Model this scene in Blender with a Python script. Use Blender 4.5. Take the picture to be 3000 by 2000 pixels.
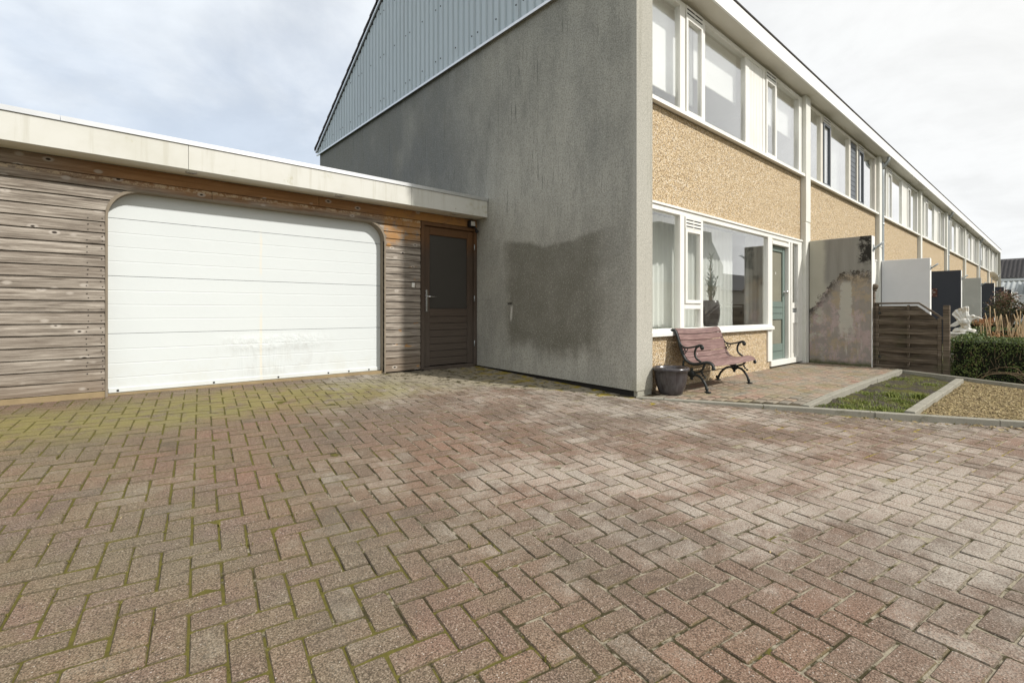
import bpy, bmesh, math, random
from mathutils import Vector, Matrix, noise as mnoise
R = math.radians
rnd = random.Random(7)
S = bpy.context.scene
for o in list(bpy.data.objects): bpy.data.objects.remove(o)
COL = S.collection

# ------------------------------------------------------------------ camera
# X runs along the terrace (away, to the right), Y into the picture towards the garage, Z up
CAMZ = 1.10
cam = bpy.data.cameras.new('camera'); camo = bpy.data.objects.new('camera', cam); COL.objects.link(camo)
cam.sensor_width = 36; cam.lens = 36 * 1428.6 / 3000; cam.clip_start = .05; cam.clip_end = 3000
cam.shift_y = -89 / 3000
camo.location = (0, 0, CAMZ)
camo.rotation_euler = (R(90), 0, math.atan2(.7510, .6603) - R(90))
S.camera = camo

# ------------------------------------------------------------------ sky and sun
SUN_EL, SUN_A = R(40), R(24)           # SUN_A: from the facade normal towards the far end of the terrace
sdir = Vector((math.sin(SUN_A) * math.cos(SUN_EL), -math.cos(SUN_A) * math.cos(SUN_EL), math.sin(SUN_EL)))
W = bpy.data.worlds.new('World'); S.world = W; W.use_nodes = True
nt = W.node_tree; nt.nodes.clear()
def wn(t, **k):
    n = nt.nodes.new(t)
    for a, b in k.items(): setattr(n, a, b)
    return n
wl = nt.links.new
sky = wn('ShaderNodeTexSky', sky_type='NISHITA', sun_disc=False, sun_elevation=SUN_EL,
         sun_rotation=math.atan2(sdir.x, sdir.y), air_density=1.0, dust_density=2.0, ozone_density=1.0)
tc = wn('ShaderNodeTexCoord'); sep = wn('ShaderNodeSeparateXYZ'); wl(tc.outputs['Generated'], sep.inputs[0])
def wmath(op, a, b=None, c=None):
    n = wn('ShaderNodeMath', operation=op)
    for i, x in enumerate((a, b, c)):
        if x is None: continue
        if isinstance(x, (int, float)): n.inputs[i].default_value = x
        else: wl(x, n.inputs[i])
    return n.outputs[0]
zz = wmath('ADD', wmath('MAXIMUM', sep.outputs[2], 0.0), .22)
cx = wmath('DIVIDE', sep.outputs[0], zz); cy = wmath('DIVIDE', sep.outputs[1], zz)
cmb = wn('ShaderNodeCombineXYZ'); wl(cx, cmb.inputs[0]); wl(cy, cmb.inputs[1])
n1 = wn('ShaderNodeTexNoise'); wl(cmb.outputs[0], n1.inputs['Vector'])
n1.inputs['Scale'].default_value = 1.1; n1.inputs['Detail'].default_value = 7; n1.inputs['Roughness'].default_value = .56
n1.inputs['Distortion'].default_value = .25
n2 = wn('ShaderNodeTexNoise'); wl(cmb.outputs[0], n2.inputs['Vector'])
n2.inputs['Scale'].default_value = 2.4; n2.inputs['Detail'].default_value = 6; n2.inputs['Roughness'].default_value = .6
n2.inputs['Distortion'].default_value = .3
dt = wn('ShaderNodeVectorMath', operation='DOT_PRODUCT'); wl(tc.outputs['Generated'], dt.inputs[0]); dt.inputs[1].default_value = sdir
sunw = wn('ShaderNodeMapRange', interpolation_type='SMOOTHSTEP'); wl(dt.outputs['Value'], sunw.inputs['Value'])
sunw.inputs['From Min'].default_value = -.55; sunw.inputs['From Max'].default_value = .75
# cover: thinner to the left of the picture, thick veil towards the sun
cov = wmath('ADD', n1.outputs['Fac'], wmath('MULTIPLY', sunw.outputs[0], .30))
cr = wn('ShaderNodeMapRange', interpolation_type='SMOOTHSTEP'); wl(cov, cr.inputs['Value'])
cr.inputs['From Min'].default_value = .43; cr.inputs['From Max'].default_value = .64
cr.inputs['To Min'].default_value = .64; cr.inputs['To Max'].default_value = 1.0
CB, CG = 8.6, 6.6
shade = wn('ShaderNodeMapRange', interpolation_type='SMOOTHSTEP'); wl(n2.outputs['Fac'], shade.inputs['Value'])
shade.inputs['From Min'].default_value = .36; shade.inputs['From Max'].default_value = .62
bright = wmath('ADD', wmath('MULTIPLY', shade.outputs[0], .62), wmath('ADD', wmath('MULTIPLY', sunw.outputs[0], .12), 6.15))
tint = wn('ShaderNodeMix', data_type='RGBA'); wl(sunw.outputs[0], tint.inputs[0])
tint.inputs[6].default_value = (.92, .985, 1.06, 1); tint.inputs[7].default_value = (1.0, 1.0, .985, 1)
cl = wn('ShaderNodeVectorMath', operation='SCALE'); wl(tint.outputs[2], cl.inputs[0]); wl(bright, cl.inputs['Scale'])
mx = wn('ShaderNodeMix', data_type='RGBA'); wl(cr.outputs[0], mx.inputs[0]); wl(sky.outputs[0], mx.inputs[6]); wl(cl.outputs[0], mx.inputs[7])
bg = wn('ShaderNodeBackground'); wl(mx.outputs[2], bg.inputs[0]); bg.inputs[1].default_value = .135
wo = wn('ShaderNodeOutputWorld'); wl(bg.outputs[0], wo.inputs[0])
sl = bpy.data.lights.new('sun', 'SUN'); so = bpy.data.objects.new('sun', sl); COL.objects.link(so)
sl.energy = 4.1; sl.angle = R(1.5); sl.color = (1, .955, .895)
so.rotation_euler = sdir.to_track_quat('Z', 'Y').to_euler(); so.location = (0, -10, 20)
S.view_settings.view_transform = 'Standard'; S.view_settings.look = 'None'
S.view_settings.exposure = 0.10; S.view_settings.gamma = 1.0; S.view_settings.use_curve_mapping = False

# ------------------------------------------------------------------ helpers: meshes
class MB:
    def __init__(s): s.v = []; s.f = []; s.a = []; s.sm = []
    def face(s, idx, smooth=False): s.f.append(tuple(idx)); s.sm.append(smooth)
    def box(s, x0, x1, y0, y1, z0, z1, bev=0.0):
        if bev > 0 and min(x1-x0, y1-y0, z1-z0) > 2.2*bev:
            bm = bmesh.new(); bmesh.ops.create_cube(bm, size=1)
            for v in bm.verts:
                v.co = Vector((x0+(v.co.x+.5)*(x1-x0), y0+(v.co.y+.5)*(y1-y0), z0+(v.co.z+.5)*(z1-z0)))
            bmesh.ops.bevel(bm, geom=bm.edges[:], offset=bev, segments=1, affect='EDGES')
            s.addbm(bm); return s
        b = len(s.v)
        s.v += [(x, y, z) for x in (x0, x1) for y in (y0, y1) for z in (z0, z1)]
        for q in ((0,1,3,2),(4,6,7,5),(0,4,5,1),(2,3,7,6),(0,2,6,4),(1,5,7,3)): s.face([b+i for i in q])
        return s
    def addbm(s, bm, smooth=False):
        b = len(s.v); bm.verts.index_update()
        s.v += [tuple(v.co) for v in bm.verts]
        for f in bm.faces: s.face([b+v.index for v in f.verts], smooth)
        bm.free()
    def prism(s, pts, axis, a, c, smooth=False):
        """pts: 2D outline, extruded from a to c along axis (0,1,2)"""
        def P(p, t):
            return (t, p[0], p[1]) if axis == 0 else ((p[0], t, p[1]) if axis == 1 else (p[0], p[1], t))
        n = len(pts); b = len(s.v)
        s.v += [P(p, a) for p in pts] + [P(p, c) for p in pts]
        s.face(range(b+n-1, b-1, -1)); s.face(range(b+n, b+2*n))
        for i in range(n):
            j = (i+1) % n; s.face((b+i, b+j, b+n+j, b+n+i), smooth)
        return s
    def tube(s, pts, r, n=8, cap=True, flat=1.0, smooth=True):
        pts = [Vector(p) for p in pts]; m = len(pts)
        rr = r if isinstance(r, (list, tuple)) else [r]*m
        b = len(s.v); up = None
        for i, p in enumerate(pts):
            t = (pts[min(i+1, m-1)] - pts[max(i-1, 0)]).normalized()
            if up is None:
                up = t.orthogonal().normalized()
            up = (up - t*up.dot(t))
            up = up.normalized() if up.length > 1e-6 else t.orthogonal().normalized()
            sd = t.cross(up)
            for k in range(n):
                a = 2*math.pi*k/n
                s.v.append(tuple(p + up*math.cos(a)*rr[i] + sd*math.sin(a)*rr[i]*flat))
        for i in range(m-1):
            for k in range(n):
                k2 = (k+1) % n
                s.face((b+i*n+k, b+i*n+k2, b+(i+1)*n+k2, b+(i+1)*n+k), smooth)
        if cap:
            s.face(range(b+n-1, b-1, -1)); s.face(range(b+(m-1)*n, b+m*n))
        return s
    def lathe(s, prof, cx, cy, n=24, smooth=True):
        b = len(s.v); m = len(prof)
        for r, z in prof:
            for k in range(n):
                a = 2*math.pi*k/n; s.v.append((cx+r*math.cos(a), cy+r*math.sin(a), z))
        for i in range(m-1):
            for k in range(n):
                k2 = (k+1) % n; s.face((b+i*n+k, b+i*n+k2, b+(i+1)*n+k2, b+(i+1)*n+k), smooth)
        if prof[0][0] > 1e-4: s.face(range(b+n-1, b-1, -1))
        if prof[-1][0] > 1e-4: s.face(range(b+(m-1)*n, b+m*n))
        return s
    def ball(s, c, r, seg=10, sq=(1,1,1), M=None):
        bm = bmesh.new(); bmesh.ops.create_uvsphere(bm, u_segments=seg, v_segments=max(4, seg//2+1), radius=r)
        for v in bm.verts:
            co = Vector((v.co.x*sq[0], v.co.y*sq[1], v.co.z*sq[2]))
            if M: co = M @ co
            v.co = co + Vector(c)
        s.addbm(bm, True); return s
    def mesh(s, name):
        me = bpy.data.meshes.new(name); me.from_pydata(s.v, [], s.f)
        me.polygons.foreach_set('use_smooth', s.sm)
        if s.a:
            at = me.attributes.new('rnd', 'FLOAT', 'FACE'); at.data.foreach_set('value', s.a)
        me.update(); return me
    def build(s, name, mat, parent=None, **kw):
        me = s.mesh(name); me.materials.append(mat)
        return link(name, me, parent, **kw)
def link(name, me, parent=None, **kw):
    o = bpy.data.objects.new(name, me); COL.objects.link(o)
    if parent is not None: adopt(o, parent)
    for k, v in kw.items(): o[k] = v
    return o
def wloc(p):
    l = Vector(p.location)
    while p.parent: p = p.parent; l = l + Vector(p.location) + p.matrix_parent_inverse.translation
    return l
ORIG = {}
def adopt(o, parent):
    o.parent = parent
    root = parent
    while root.parent: root = root.parent
    # children carry world coordinates; only the root Empty has a location
    if root == parent: o.matrix_parent_inverse = Matrix.Translation(-Vector(parent.location))
def thing(name, label, cat, loc=(0, 0, 0), group=None):
    o = bpy.data.objects.new(name, None); COL.objects.link(o); o.location = loc
    o.empty_display_size = .2
    return tag(o, label, cat, group)
def tag(o, label, cat, group=None):
    o['label'] = label; o['category'] = cat
    if group: o['group'] = group
    return o
def copy_tree(o, parent=None):
    c = o.copy(); COL.objects.link(c)
    if parent:
        inv = o.matrix_parent_inverse.copy(); c.parent = parent; c.matrix_parent_inverse = inv
    for ch in [x for x in o.children]: copy_tree(ch, c)
    return c
def smooth_path(pts, n=5):
    P = [Vector(p) for p in pts]; out = []
    for i in range(len(P)-1):
        p0, p1, p2, p3 = P[max(i-1, 0)], P[i], P[i+1], P[min(i+2, len(P)-1)]
        for k in range(n):
            t = k/n
            out.append(.5*((2*p1)+(p2-p0)*t+(2*p0-5*p1+4*p2-p3)*t*t+(3*p1-p0-3*p2+p3)*t**3))
    out.append(P[-1]); return out
def sstep(a, b, x):
    t = min(1, max(0, (x-a)/(b-a))); return t*t*(3-2*t)

# ------------------------------------------------------------------ helpers: materials
class NT:
    def __init__(s, name):
        s.m = bpy.data.materials.new(name); s.m.use_nodes = True; s.t = s.m.node_tree; s.t.nodes.clear()
        s.out = s.t.nodes.new('ShaderNodeOutputMaterial'); s.geo = s.t.nodes.new('ShaderNodeNewGeometry')
        s.pos = s.geo.outputs['Position']; s._sep = None
    def put(s, sock, x):
        if isinstance(x, bpy.types.NodeSocket): s.t.links.new(x, sock)
        elif isinstance(x, (tuple, list)) and len(x) == 3 and sock.type == 'RGBA': sock.default_value = (*x, 1)
        else: sock.default_value = x
    def n(s, t, ins=None, **props):
        n = s.t.nodes.new(t)
        for k, v in props.items(): setattr(n, k, v)
        for k, v in (ins or {}).items(): s.put(n.inputs[k], v)
        return n
    def xyz(s):
        if not s._sep: s._sep = s.n('ShaderNodeSeparateXYZ', {0: s.pos})
        return s._sep.outputs
    def math(s, op, a, b=0.0, c=0.0):
        n = s.n('ShaderNodeMath', operation=op)
        s.put(n.inputs[0], a); s.put(n.inputs[1], b); s.put(n.inputs[2], c)
        return n.outputs[0]
    def mul(s, a, b): return s.math('MULTIPLY', a, b)
    def add(s, a, b): return s.math('ADD', a, b)
    def inv(s, a): return s.math('SUBTRACT', 1.0, a)
    def scale(s, v):
        n = s.n('ShaderNodeVectorMath', {0: s.pos, 1: v}, operation='MULTIPLY'); return n.outputs[0]
    def noise(s, scale, detail=4, rough=.55, vec=None, dist=0.0):
        n = s.n('ShaderNodeTexNoise', {'Vector': vec or s.pos, 'Scale': scale, 'Detail': detail, 'Roughness': rough, 'Distortion': dist})
        return n.outputs['Fac']
    def vor(s, scale, vec=None, feature='F1', out='Distance', rand=1.0):
        n = s.n('ShaderNodeTexVoronoi', {'Vector': vec or s.pos, 'Scale': scale, 'Randomness': rand}, feature=feature)
        return n.outputs[out]
    def step(s, x, a, b, lo=0.0, hi=1.0):
        n = s.n('ShaderNodeMapRange', {'Value': x, 'From Min': a, 'From Max': b, 'To Min': lo, 'To Max': hi}, interpolation_type='SMOOTHSTEP')
        return n.outputs[0]
    def band(s, x, a, b, soft):
        return s.mul(s.step(x, a-soft, a+soft), s.step(x, b-soft, b+soft, 1.0, 0.0))
    def mix(s, f, a, b, mode='MIX'):
        n = s.n('ShaderNodeMix', data_type='RGBA', blend_type=mode)
        s.put(n.inputs[0], f); s.put(n.inputs[6], a); s.put(n.inputs[7], b)
        return n.outputs[2]
    def ramp(s, f, stops):
        n = s.n('ShaderNodeValToRGB', {0: f}); e = n.color_ramp.elements
        while len(e) < len(stops): e.new(.5)
        for i, (p, c) in enumerate(stops): e[i].position = p; e[i].color = (*c, 1)
        return n.outputs[0]
    def bump(s, h, strength, dist=.01, nrm=None):
        ins = {'Height': h, 'Strength': strength, 'Distance': dist}
        if nrm is not None: ins['Normal'] = nrm
        return s.n('ShaderNodeBump', ins).outputs[0]
    def bsdf(s, col, rough=.8, metal=0.0, nrm=None, spec=.3, **kw):
        ins = {'Base Color': col, 'Roughness': rough, 'Metallic': metal, 'Specular IOR Level': spec}
        if nrm is not None: ins['Normal'] = nrm
        ins.update(kw)
        b = s.n('ShaderNodeBsdfPrincipled', ins)
        s.t.links.new(b.outputs[0], s.out.inputs[0]); return s.m
    def orand(s): return s.n('ShaderNodeObjectInfo').outputs['Random']
    def prand(s):
        a = s.n('ShaderNodeAttribute', attribute_name='rnd').outputs['Fac']
        return s.math('FRACT', s.add(a, s.orand()))
def plain(name, col, rough=.6, metal=0.0, spec=.3, var=.0, scale=6, bump=0.0):
    k = NT(name); c = col
    if var:
        c = k.mix(k.noise(scale, 5, .6), tuple(x*(1-var) for x in col), tuple(min(1, x*(1+var)) for x in col))
    nr = k.bump(k.noise(160, 3), bump, .003) if bump else None
    return k.bsdf(c, rough, metal, nr, spec)

MT = {}
# --- paving bricks of the driveway
def brick_mat():
    k = NT('paving_brick'); x, y, z = k.xyz()
    r = k.prand()
    base = k.ramp(r, [(0, (.150, .096, .068)), (.25, (.212, .122, .084)), (.5, (.184, .114, .078)), (.75, (.238, .134, .092)), (.9, (.200, .122, .084)), (1, (.150, .102, .074))])
    big = k.noise(.55, 4, .6); mid = k.noise(2.4, 5, .65)
    base = k.mix(k.step(big, .35, .7), base, (.150, .120, .096))
    # aggregate: dark and pale grains
    g1 = k.noise(170, 3, .75); g2 = k.vor(120, out='Distance')
    c = k.mix(k.step(g1, .50, .60), base, (.060, .046, .034))
    c = k.mix(k.mul(k.step(g1, .46, .36), .70), c, (.39, .325, .265))
    c = k.mix(k.step(k.vor(42), .115, .07), c, (.50, .46, .41))
    # pale worn patches
    w = k.math('ADD', k.mul(mid, .6), k.mul(k.noise(.42, 3, .5), .75))
    right = k.step(x, .2, 3.4, -.12, .065)
    worn = k.step(k.add(k.add(k.add(w, right), k.mul(k.math('SUBTRACT', k.noise(8, 6, .78), .5), .34)), k.mul(k.math('SUBTRACT', r, .5), .075)), .60, .84)
    wg = k.mul(worn, k.step(k.noise(120, 4, .8), .38, .54))
    c = k.mix(k.mul(wg, .66), c, (.47, .435, .375))
    # olive film on the left, green moss film in front of the garage
    left = k.mul(k.step(k.add(x, k.mul(y, -.12)), 2.6, -.6), k.step(mid, .32, .58))
    c = k.mix(k.mul(left, .44), c, k.mix(k.step(g1, .42, .56), (.235, .205, .120), (.085, .075, .042)))
    drk = k.mul(k.step(k.noise(1.35, 6, .68, dist=.4), .52, .70), k.step(x, 3.5, 1.2))
    c = k.mix(k.mul(drk, .50), c, (.075, .062, .045))
    gx = k.step(k.add(x, k.mul(k.noise(.8, 2), 1.6)), 4.9, 3.0)
    gy = k.band(k.add(y, k.mul(k.noise(1.1, 4), .7)), 5.1, 6.18, .32)
    moss = k.mul(k.mul(gx, gy), k.step(k.noise(5, 5, .7), .30, .56))
    c = k.mix(k.mul(moss, .62), c, (.225, .205, .060))
    sx = k.mul(k.step(k.noise(1.9, 5, .6, dist=.6), .58, .74), .42)
    c = k.mix(sx, c, (.085, .070, .055))
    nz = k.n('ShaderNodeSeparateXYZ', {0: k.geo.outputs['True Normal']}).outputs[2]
    kerbside = k.mul(k.step(k.add(k.mul(x, .843), k.mul(y, .538)), 5.05, 5.45), k.step(k.noise(6, 5, .75), .46, .58))
    c = k.mix(k.mul(kerbside, .45), c, (.085, .070, .050))
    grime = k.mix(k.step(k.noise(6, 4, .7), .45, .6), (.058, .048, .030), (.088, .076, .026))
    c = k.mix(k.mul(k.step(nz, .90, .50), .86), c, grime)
    h = k.add(k.mul(g1, .6), k.mul(k.noise(60, 4), .8))
    k.bsdf(c, .88, 0, k.bump(h, .55, .004), .22); return k.m
MT['brick'] = brick_mat()
def joint_mat():
    k = NT('joint_sand_moss'); x, y, z = k.xyz()
    mossy = k.add(k.mul(k.math('SUBTRACT', k.noise(9, 3, .7), .5), .5), k.add(k.step(k.add(x, k.mul(y, -.30)), 1.5, -.7, .0, .40), k.math('SUBTRACT', k.mul(k.noise(3.4, 6, .78), 1.5), .25)))
    m = k.step(mossy, .63, .73)
    c = k.mix(k.noise(40, 3), (.19, .165, .12), (.36, .32, .24))
    c = k.mix(k.step(k.add(k.noise(11, 4, .7), k.step(x, 3.2, .8, .0, .12)), .50, .62), c, (.050, .043, .022))
    c = k.mix(m, c, k.mix(k.noise(25, 3), (.058, .052, .018), (.150, .132, .032)))
    c = k.mix(k.mul(k.step(k.noise(4.5, 4, .7), .50, .60), k.step(x, 3.6, 4.8)), c, (.28, .21, .02))
    return k.bsdf(c, .95, 0, k.bump(k.noise(70, 4), .8, .01), .1)
MT['joint'] = joint_mat()
def patio_mat():
    k = NT('patio_clinker'); r = k.prand()
    c = k.ramp(r, [(0, (.235, .195, .145)), (.25, (.290, .215, .160)), (.5, (.275, .228, .165)), (.72, (.215, .195, .160)), (.88, (.30, .195, .145)), (1, (.26, .235, .185))])
    c = k.mix(k.step(k.noise(190, 3, .7), .5, .7), c, (.10, .08, .06))
    c = k.mix(k.mul(k.step(k.noise(2.2, 5, .65), .48, .66), .45), c, (.17, .155, .060))
    return k.bsdf(c, .85, 0, k.bump(k.noise(90, 4), .5, .004), .25)
MT['patio'] = patio_mat()
MT['patio_joint'] = plain('patio_joint', (.065, .052, .03), .95, var=.5, scale=14)
# --- concrete kerbs
def kerb_mat():
    k = NT('kerb_concrete')
    c = k.mix(k.noise(3, 6, .65), (.215, .205, .165), (.34, .325, .275))
    c = k.mix(k.mul(k.step(k.noise(7, 5, .7), .55, .7), .6), c, (.12, .12, .07))
    c = k.mix(k.step(k.noise(230, 2), .56, .7), c, (.13, .12, .10))
    return k.bsdf(c, .9, 0, k.bump(k.noise(120, 4), .4, .004), .2)
MT['kerb'] = kerb_mat()
# --- rendered wall
def stucco_mat():
    k = NT('grey_render'); x, y, z = k.xyz()
    c = k.mix(k.noise(1.1, 5, .6), (.400, .392, .345), (.465, .452, .398))
    # streaks running down
    st = k.noise(1.0, 5, .6, vec=k.scale((7, 7, .45)))
    st2 = k.noise(1.0, 4, .65, vec=k.scale((24, 24, 1.7)))
    side = k.step(y, 3.22, 3.30)                 # the gable face only; the pier is clean
    ymask = k.step(k.add(y, k.mul(k.noise(.6, 3), 1.6)), 5.4, 8.2)
    soot = k.mul(k.mul(ymask, k.step(k.add(k.mul(y, .04), k.mul(k.noise(.9, 4), .9)), .35, .85)), k.step(z, 2.4, 3.3))
    c = k.mix(k.mul(k.mul(soot, side), .90), c, (.200, .212, .215))
    up = k.mul(k.step(k.noise(.55, 4, .6), .40, .68), k.step(z, 1.9, 3.3))
    c = k.mix(k.mul(k.mul(up, side), .62), c, (.225, .232, .218))
    sk = k.mul(k.step(st2, .565, .67), k.mul(k.step(k.noise(.9, 4, .6), .36, .56), k.step(z, 1.9, 2.8)))
    c = k.mix(k.mul(k.mul(sk, side), .72), c, (.115, .118, .112))
    mot = k.step(k.noise(1.3, 7, .7, vec=k.scale((2.2, 2.2, 1.0))), .40, .66)
    c = k.mix(k.mul(k.mul(mot, side), .45), c, (.215, .218, .198))
    c = k.mix(k.mul(k.mul(k.step(st, .38, .62), side), .16), c, (.215, .210, .185))
    # big damp patch of worn-off render with a wavy top edge
    wob = k.mul(k.math('SUBTRACT', k.noise(2.3, 8, .68), .5), .55)
    top = k.add(k.mul(k.math('COSINE', k.mul(k.math('SUBTRACT', y, 4.40), 3.4)), -.055), 2.02)
    pz = k.mul(k.step(k.add(z, k.mul(wob, .45)), k.add(top, -.02), k.add(top, .055), 1.0, 0.0), k.step(k.add(k.add(z, wob), k.mul(st, .25)), .55, .86))
    py = k.mul(k.step(k.add(y, k.mul(wob, .9)), 3.42, 3.98), k.step(k.add(y, k.mul(wob, .8)), 5.28, 5.56, 1.0, 0.0))
    patch = k.mul(pz, py)
    pc = k.mix(k.noise(3.0, 5, .65), (.122, .116, .090), (.185, .178, .142))
    pc = k.mix(k.step(k.noise(110, 3, .75), .56, .66), pc, (.34, .33, .29)); pc = k.mix(k.step(k.noise(120, 3, .75), .46, .36), pc, (.075, .072, .058))
    c = k.mix(k.mul(k.mul(patch, side), k.step(k.noise(2.6, 6, .65), .25, .62, .70, 1.0)), c, pc)
    halo = k.mul(k.band(y, 3.1, 5.75, .5), k.band(z, .75, 2.15, .35))
    c = k.mix(k.mul(k.mul(halo, side), .28), c, (.20, .19, .16))
    # chipped hole with a pale run below it
    hole = k.mul(k.band(y, 5.30, 5.40, .012), k.band(k.add(z, k.mul(wob, .1)), 1.195, 1.225, .012))
    run = k.mul(k.band(k.add(y, k.mul(z, .10)), 5.405, 5.445, .022), k.band(z, .97, 1.17, .05))
    c = k.mix(k.mul(k.mul(run, side), .8), c, (.62, .60, .55))
    c = k.mix(k.mul(hole, side), c, (.03, .028, .025))
    # dirty foot of the pier
    ft = k.mul(k.step(k.add(z, k.mul(k.noise(5, 4), .5)), .78, .40), k.inv(side))
    c = k.mix(k.mul(ft, .40), c, (.20, .19, .12))
    c = k.mix(k.mul(k.mul(k.step(k.noise(1.0, 4, .6, vec=k.scale((14, 14, .6))), .52, .66), k.inv(side)), .30), c, (.26, .25, .20))
    g = k.noise(150, 3, .7); g2 = k.noise(60, 4, .7)
    c = k.mix(k.mul(k.step(g2, .50, .62), k.add(.34, k.mul(side, .20))), c, (.17, .163, .135))
    c = k.mix(k.mul(k.step(g2, .45, .36), .35), c, (.60, .58, .50))
    h = k.add(k.mul(g, .5), k.mul(g2, 1.0))
    return k.bsdf(c, .95, 0, k.bump(h, .9, .008), .1)
MT['stucco'] = stucco_mat()
MT['bitumen'] = plain('bitumen', (.018, .016, .014), .85, var=.4, scale=8, bump=.5)
# --- pebble-dash panels
def pebble_mat():
    k = NT('pebble_dash')
    v = k.n('ShaderNodeTexVoronoi', {'Vector': k.pos, 'Scale': 62.0}, feature='F1')
    rc = k.n('ShaderNodeSeparateColor', {0: v.outputs['Color']}).outputs[0]
    c = k.ramp(rc, [(0, (.34, .240, .125)), (.25, (.57, .430, .255)), (.5, (.70, .575, .390)), (.72, (.50, .365, .200)), (.9, (.82, .74, .60)), (1, (.25, .20, .14))])
    c = k.mix(k.step(v.outputs['Distance'], .45, .72), c, (.26, .19, .11))
    c = k.mix(k.mul(k.step(k.noise(1.6, 5, .6), .40, .70), .30), c, (.47, .37, .235))
    h = k.math('SUBTRACT', 1.0, v.outputs['Distance'])
    return k.bsdf(c, .8, 0, k.bump(h, .8, .011), .3)
MT['pebble'] = pebble_mat()
# --- weathered timber boards
def board_mat(name, dark=0.0, door=False):
    k = NT(name); x, y, z = k.xyz(); r = k.orand()
    off = k.n('ShaderNodeCombineXYZ', {0: k.mul(r, 37.0), 1: 0.0, 2: k.mul(r, 11.0)}).outputs[0]
    p = k.n('ShaderNodeVectorMath', {0: k.pos, 1: off}, operation='ADD').outputs[0]
    sc = (9, 1, 1.2) if door == 'v' else (1.2, 1, 26)
    pg = k.n('ShaderNodeVectorMath', {0: p, 1: sc}, operation='MULTIPLY').outputs[0]
    grain = k.noise(2.2, 7, .68, vec=pg, dist=.35)
    fine = k.noise(11, 4, .7, vec=pg)
    if door:
        c = k.mix(grain, (.045, .030, .020), (.130, .092, .066))
        c = k.mix(k.mul(k.step(z, 1.6, .6), .65), c, k.mix(grain, (.078, .064, .052), (.200, .172, .145)))
        c = k.mix(k.mul(k.step(k.add(z, k.mul(k.noise(3, 4), .3)), 2.02, 2.36), .75), c, k.mix(grain, (.10, .045, .014), (.26, .125, .045)))
    else:
        c = k.ramp(grain, [(.33, (.080, .066, .052)), (.44, (.200, .172, .142)), (.55, (.310, .275, .232)), (.68, (.50, .455, .39))])
        c = k.mix(k.mul(r, .40), c, (.160, .130, .102))
        c = k.mix(k.mul(k.step(fine, .55, .75), .5), c, (.07, .058, .048))
        # brown, less bleached foot and a warm strip under the soffit where the old stain survived
        lo = k.mul(k.step(k.add(z, k.mul(k.noise(2, 3), .3)), .78, .45), .55)
        c = k.mix(lo, c, k.mix(grain, (.09, .060, .036), (.25, .185, .125)))
        zt = k.add(z, k.mul(k.noise(2.0, 5, .7), .26))
        orange = k.mul(k.step(zt, 2.37, 2.56), k.step(k.add(x, k.mul(k.noise(1.2, 3), .8)), -.5, .9))
        oc = k.mix(grain, (.12, .050, .016), (.40, .205, .075))
        c = k.mix(k.mul(orange, .88), c, oc)
        right = k.step(x, 3.02, 3.10)
        ob = k.mul(k.mul(right, k.step(k.add(z, k.mul(k.noise(3, 3), .2)), 2.10, 2.26)), k.step(k.noise(7, 5, .7), .36, .52))
        c = k.mix(k.mul(ob, .8), c, k.mix(fine, (.22, .10, .03), (.52, .28, .09)))
        pk = k.mul(k.mul(right, k.step(k.noise(4.0, 4, .6, vec=k.scale((1, 1, 3))), .64, .70)), .8)
        c = k.mix(pk, c, (.44, .22, .06))
        # flaked varnish ridge
        rid = k.mul(k.band(k.add(z, k.mul(k.noise(9, 4, .8), .05)), 2.385, 2.420, .012), k.step(k.noise(14, 4, .8), .46, .55))
        c = k.mix(k.mul(rid, .75), c, (.50, .40, .27))
        # knots
        kvn = k.n('ShaderNodeTexVoronoi', {'Vector': k.n('ShaderNodeVectorMath', {0: p, 1: (5.5, .2, 9.5)}, operation='MULTIPLY').outputs[0], 'Scale': 1.0}, feature='F1')
        kv = k.add(kvn.outputs['Distance'], k.step(k.n('ShaderNodeSeparateColor', {0: kvn.outputs['Color']}).outputs[0], .62, .60))
        c = k.mix(k.mul(k.step(kv, .27, .17), .65), c, (.44, .40, .35))
        c = k.mix(k.step(kv, .130, .085), c, (.030, .023, .018))
    if door: c = k.mix(.22, c, (.016, .011, .008))
    if dark: c = k.mix(dark, c, (.02, .016, .012))
    return k.bsdf(c, .85 if not door else .6, 0, k.bump(k.add(grain, k.mul(fine, .5)), .5, .004), .25)
MT['board'] = board_mat('weathered_board')
MT['doorwood'] = board_mat('door_timber', door='h'); MT['doorwood_v'] = board_mat('door_timber_upright', door='v')
def fence_mat():
    k = NT('gate_timber')
    g = k.noise(2.0, 6, .65, vec=k.scale((1, 1.2, 26)), dist=.3)
    c = k.ramp(g, [(.28, (.040, .031, .022)), (.5, (.110, .086, .062)), (.70, (.23, .19, .145))])
    c = k.mix(k.mul(k.step(k.noise(3.5, 4), .5, .7), .35), c, (.075, .080, .035))
    return k.bsdf(c, .85, 0, k.bump(g, .5, .004), .25)
MT['fence'] = fence_mat()
MT['lining'] = plain('grey_tan_lining', (.22, .185, .14), .8, var=.3, scale=5)
MT['tan'] = plain('tan_base_timber', (.27, .205, .115), .85, var=.35, scale=7, bump=.3)
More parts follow.
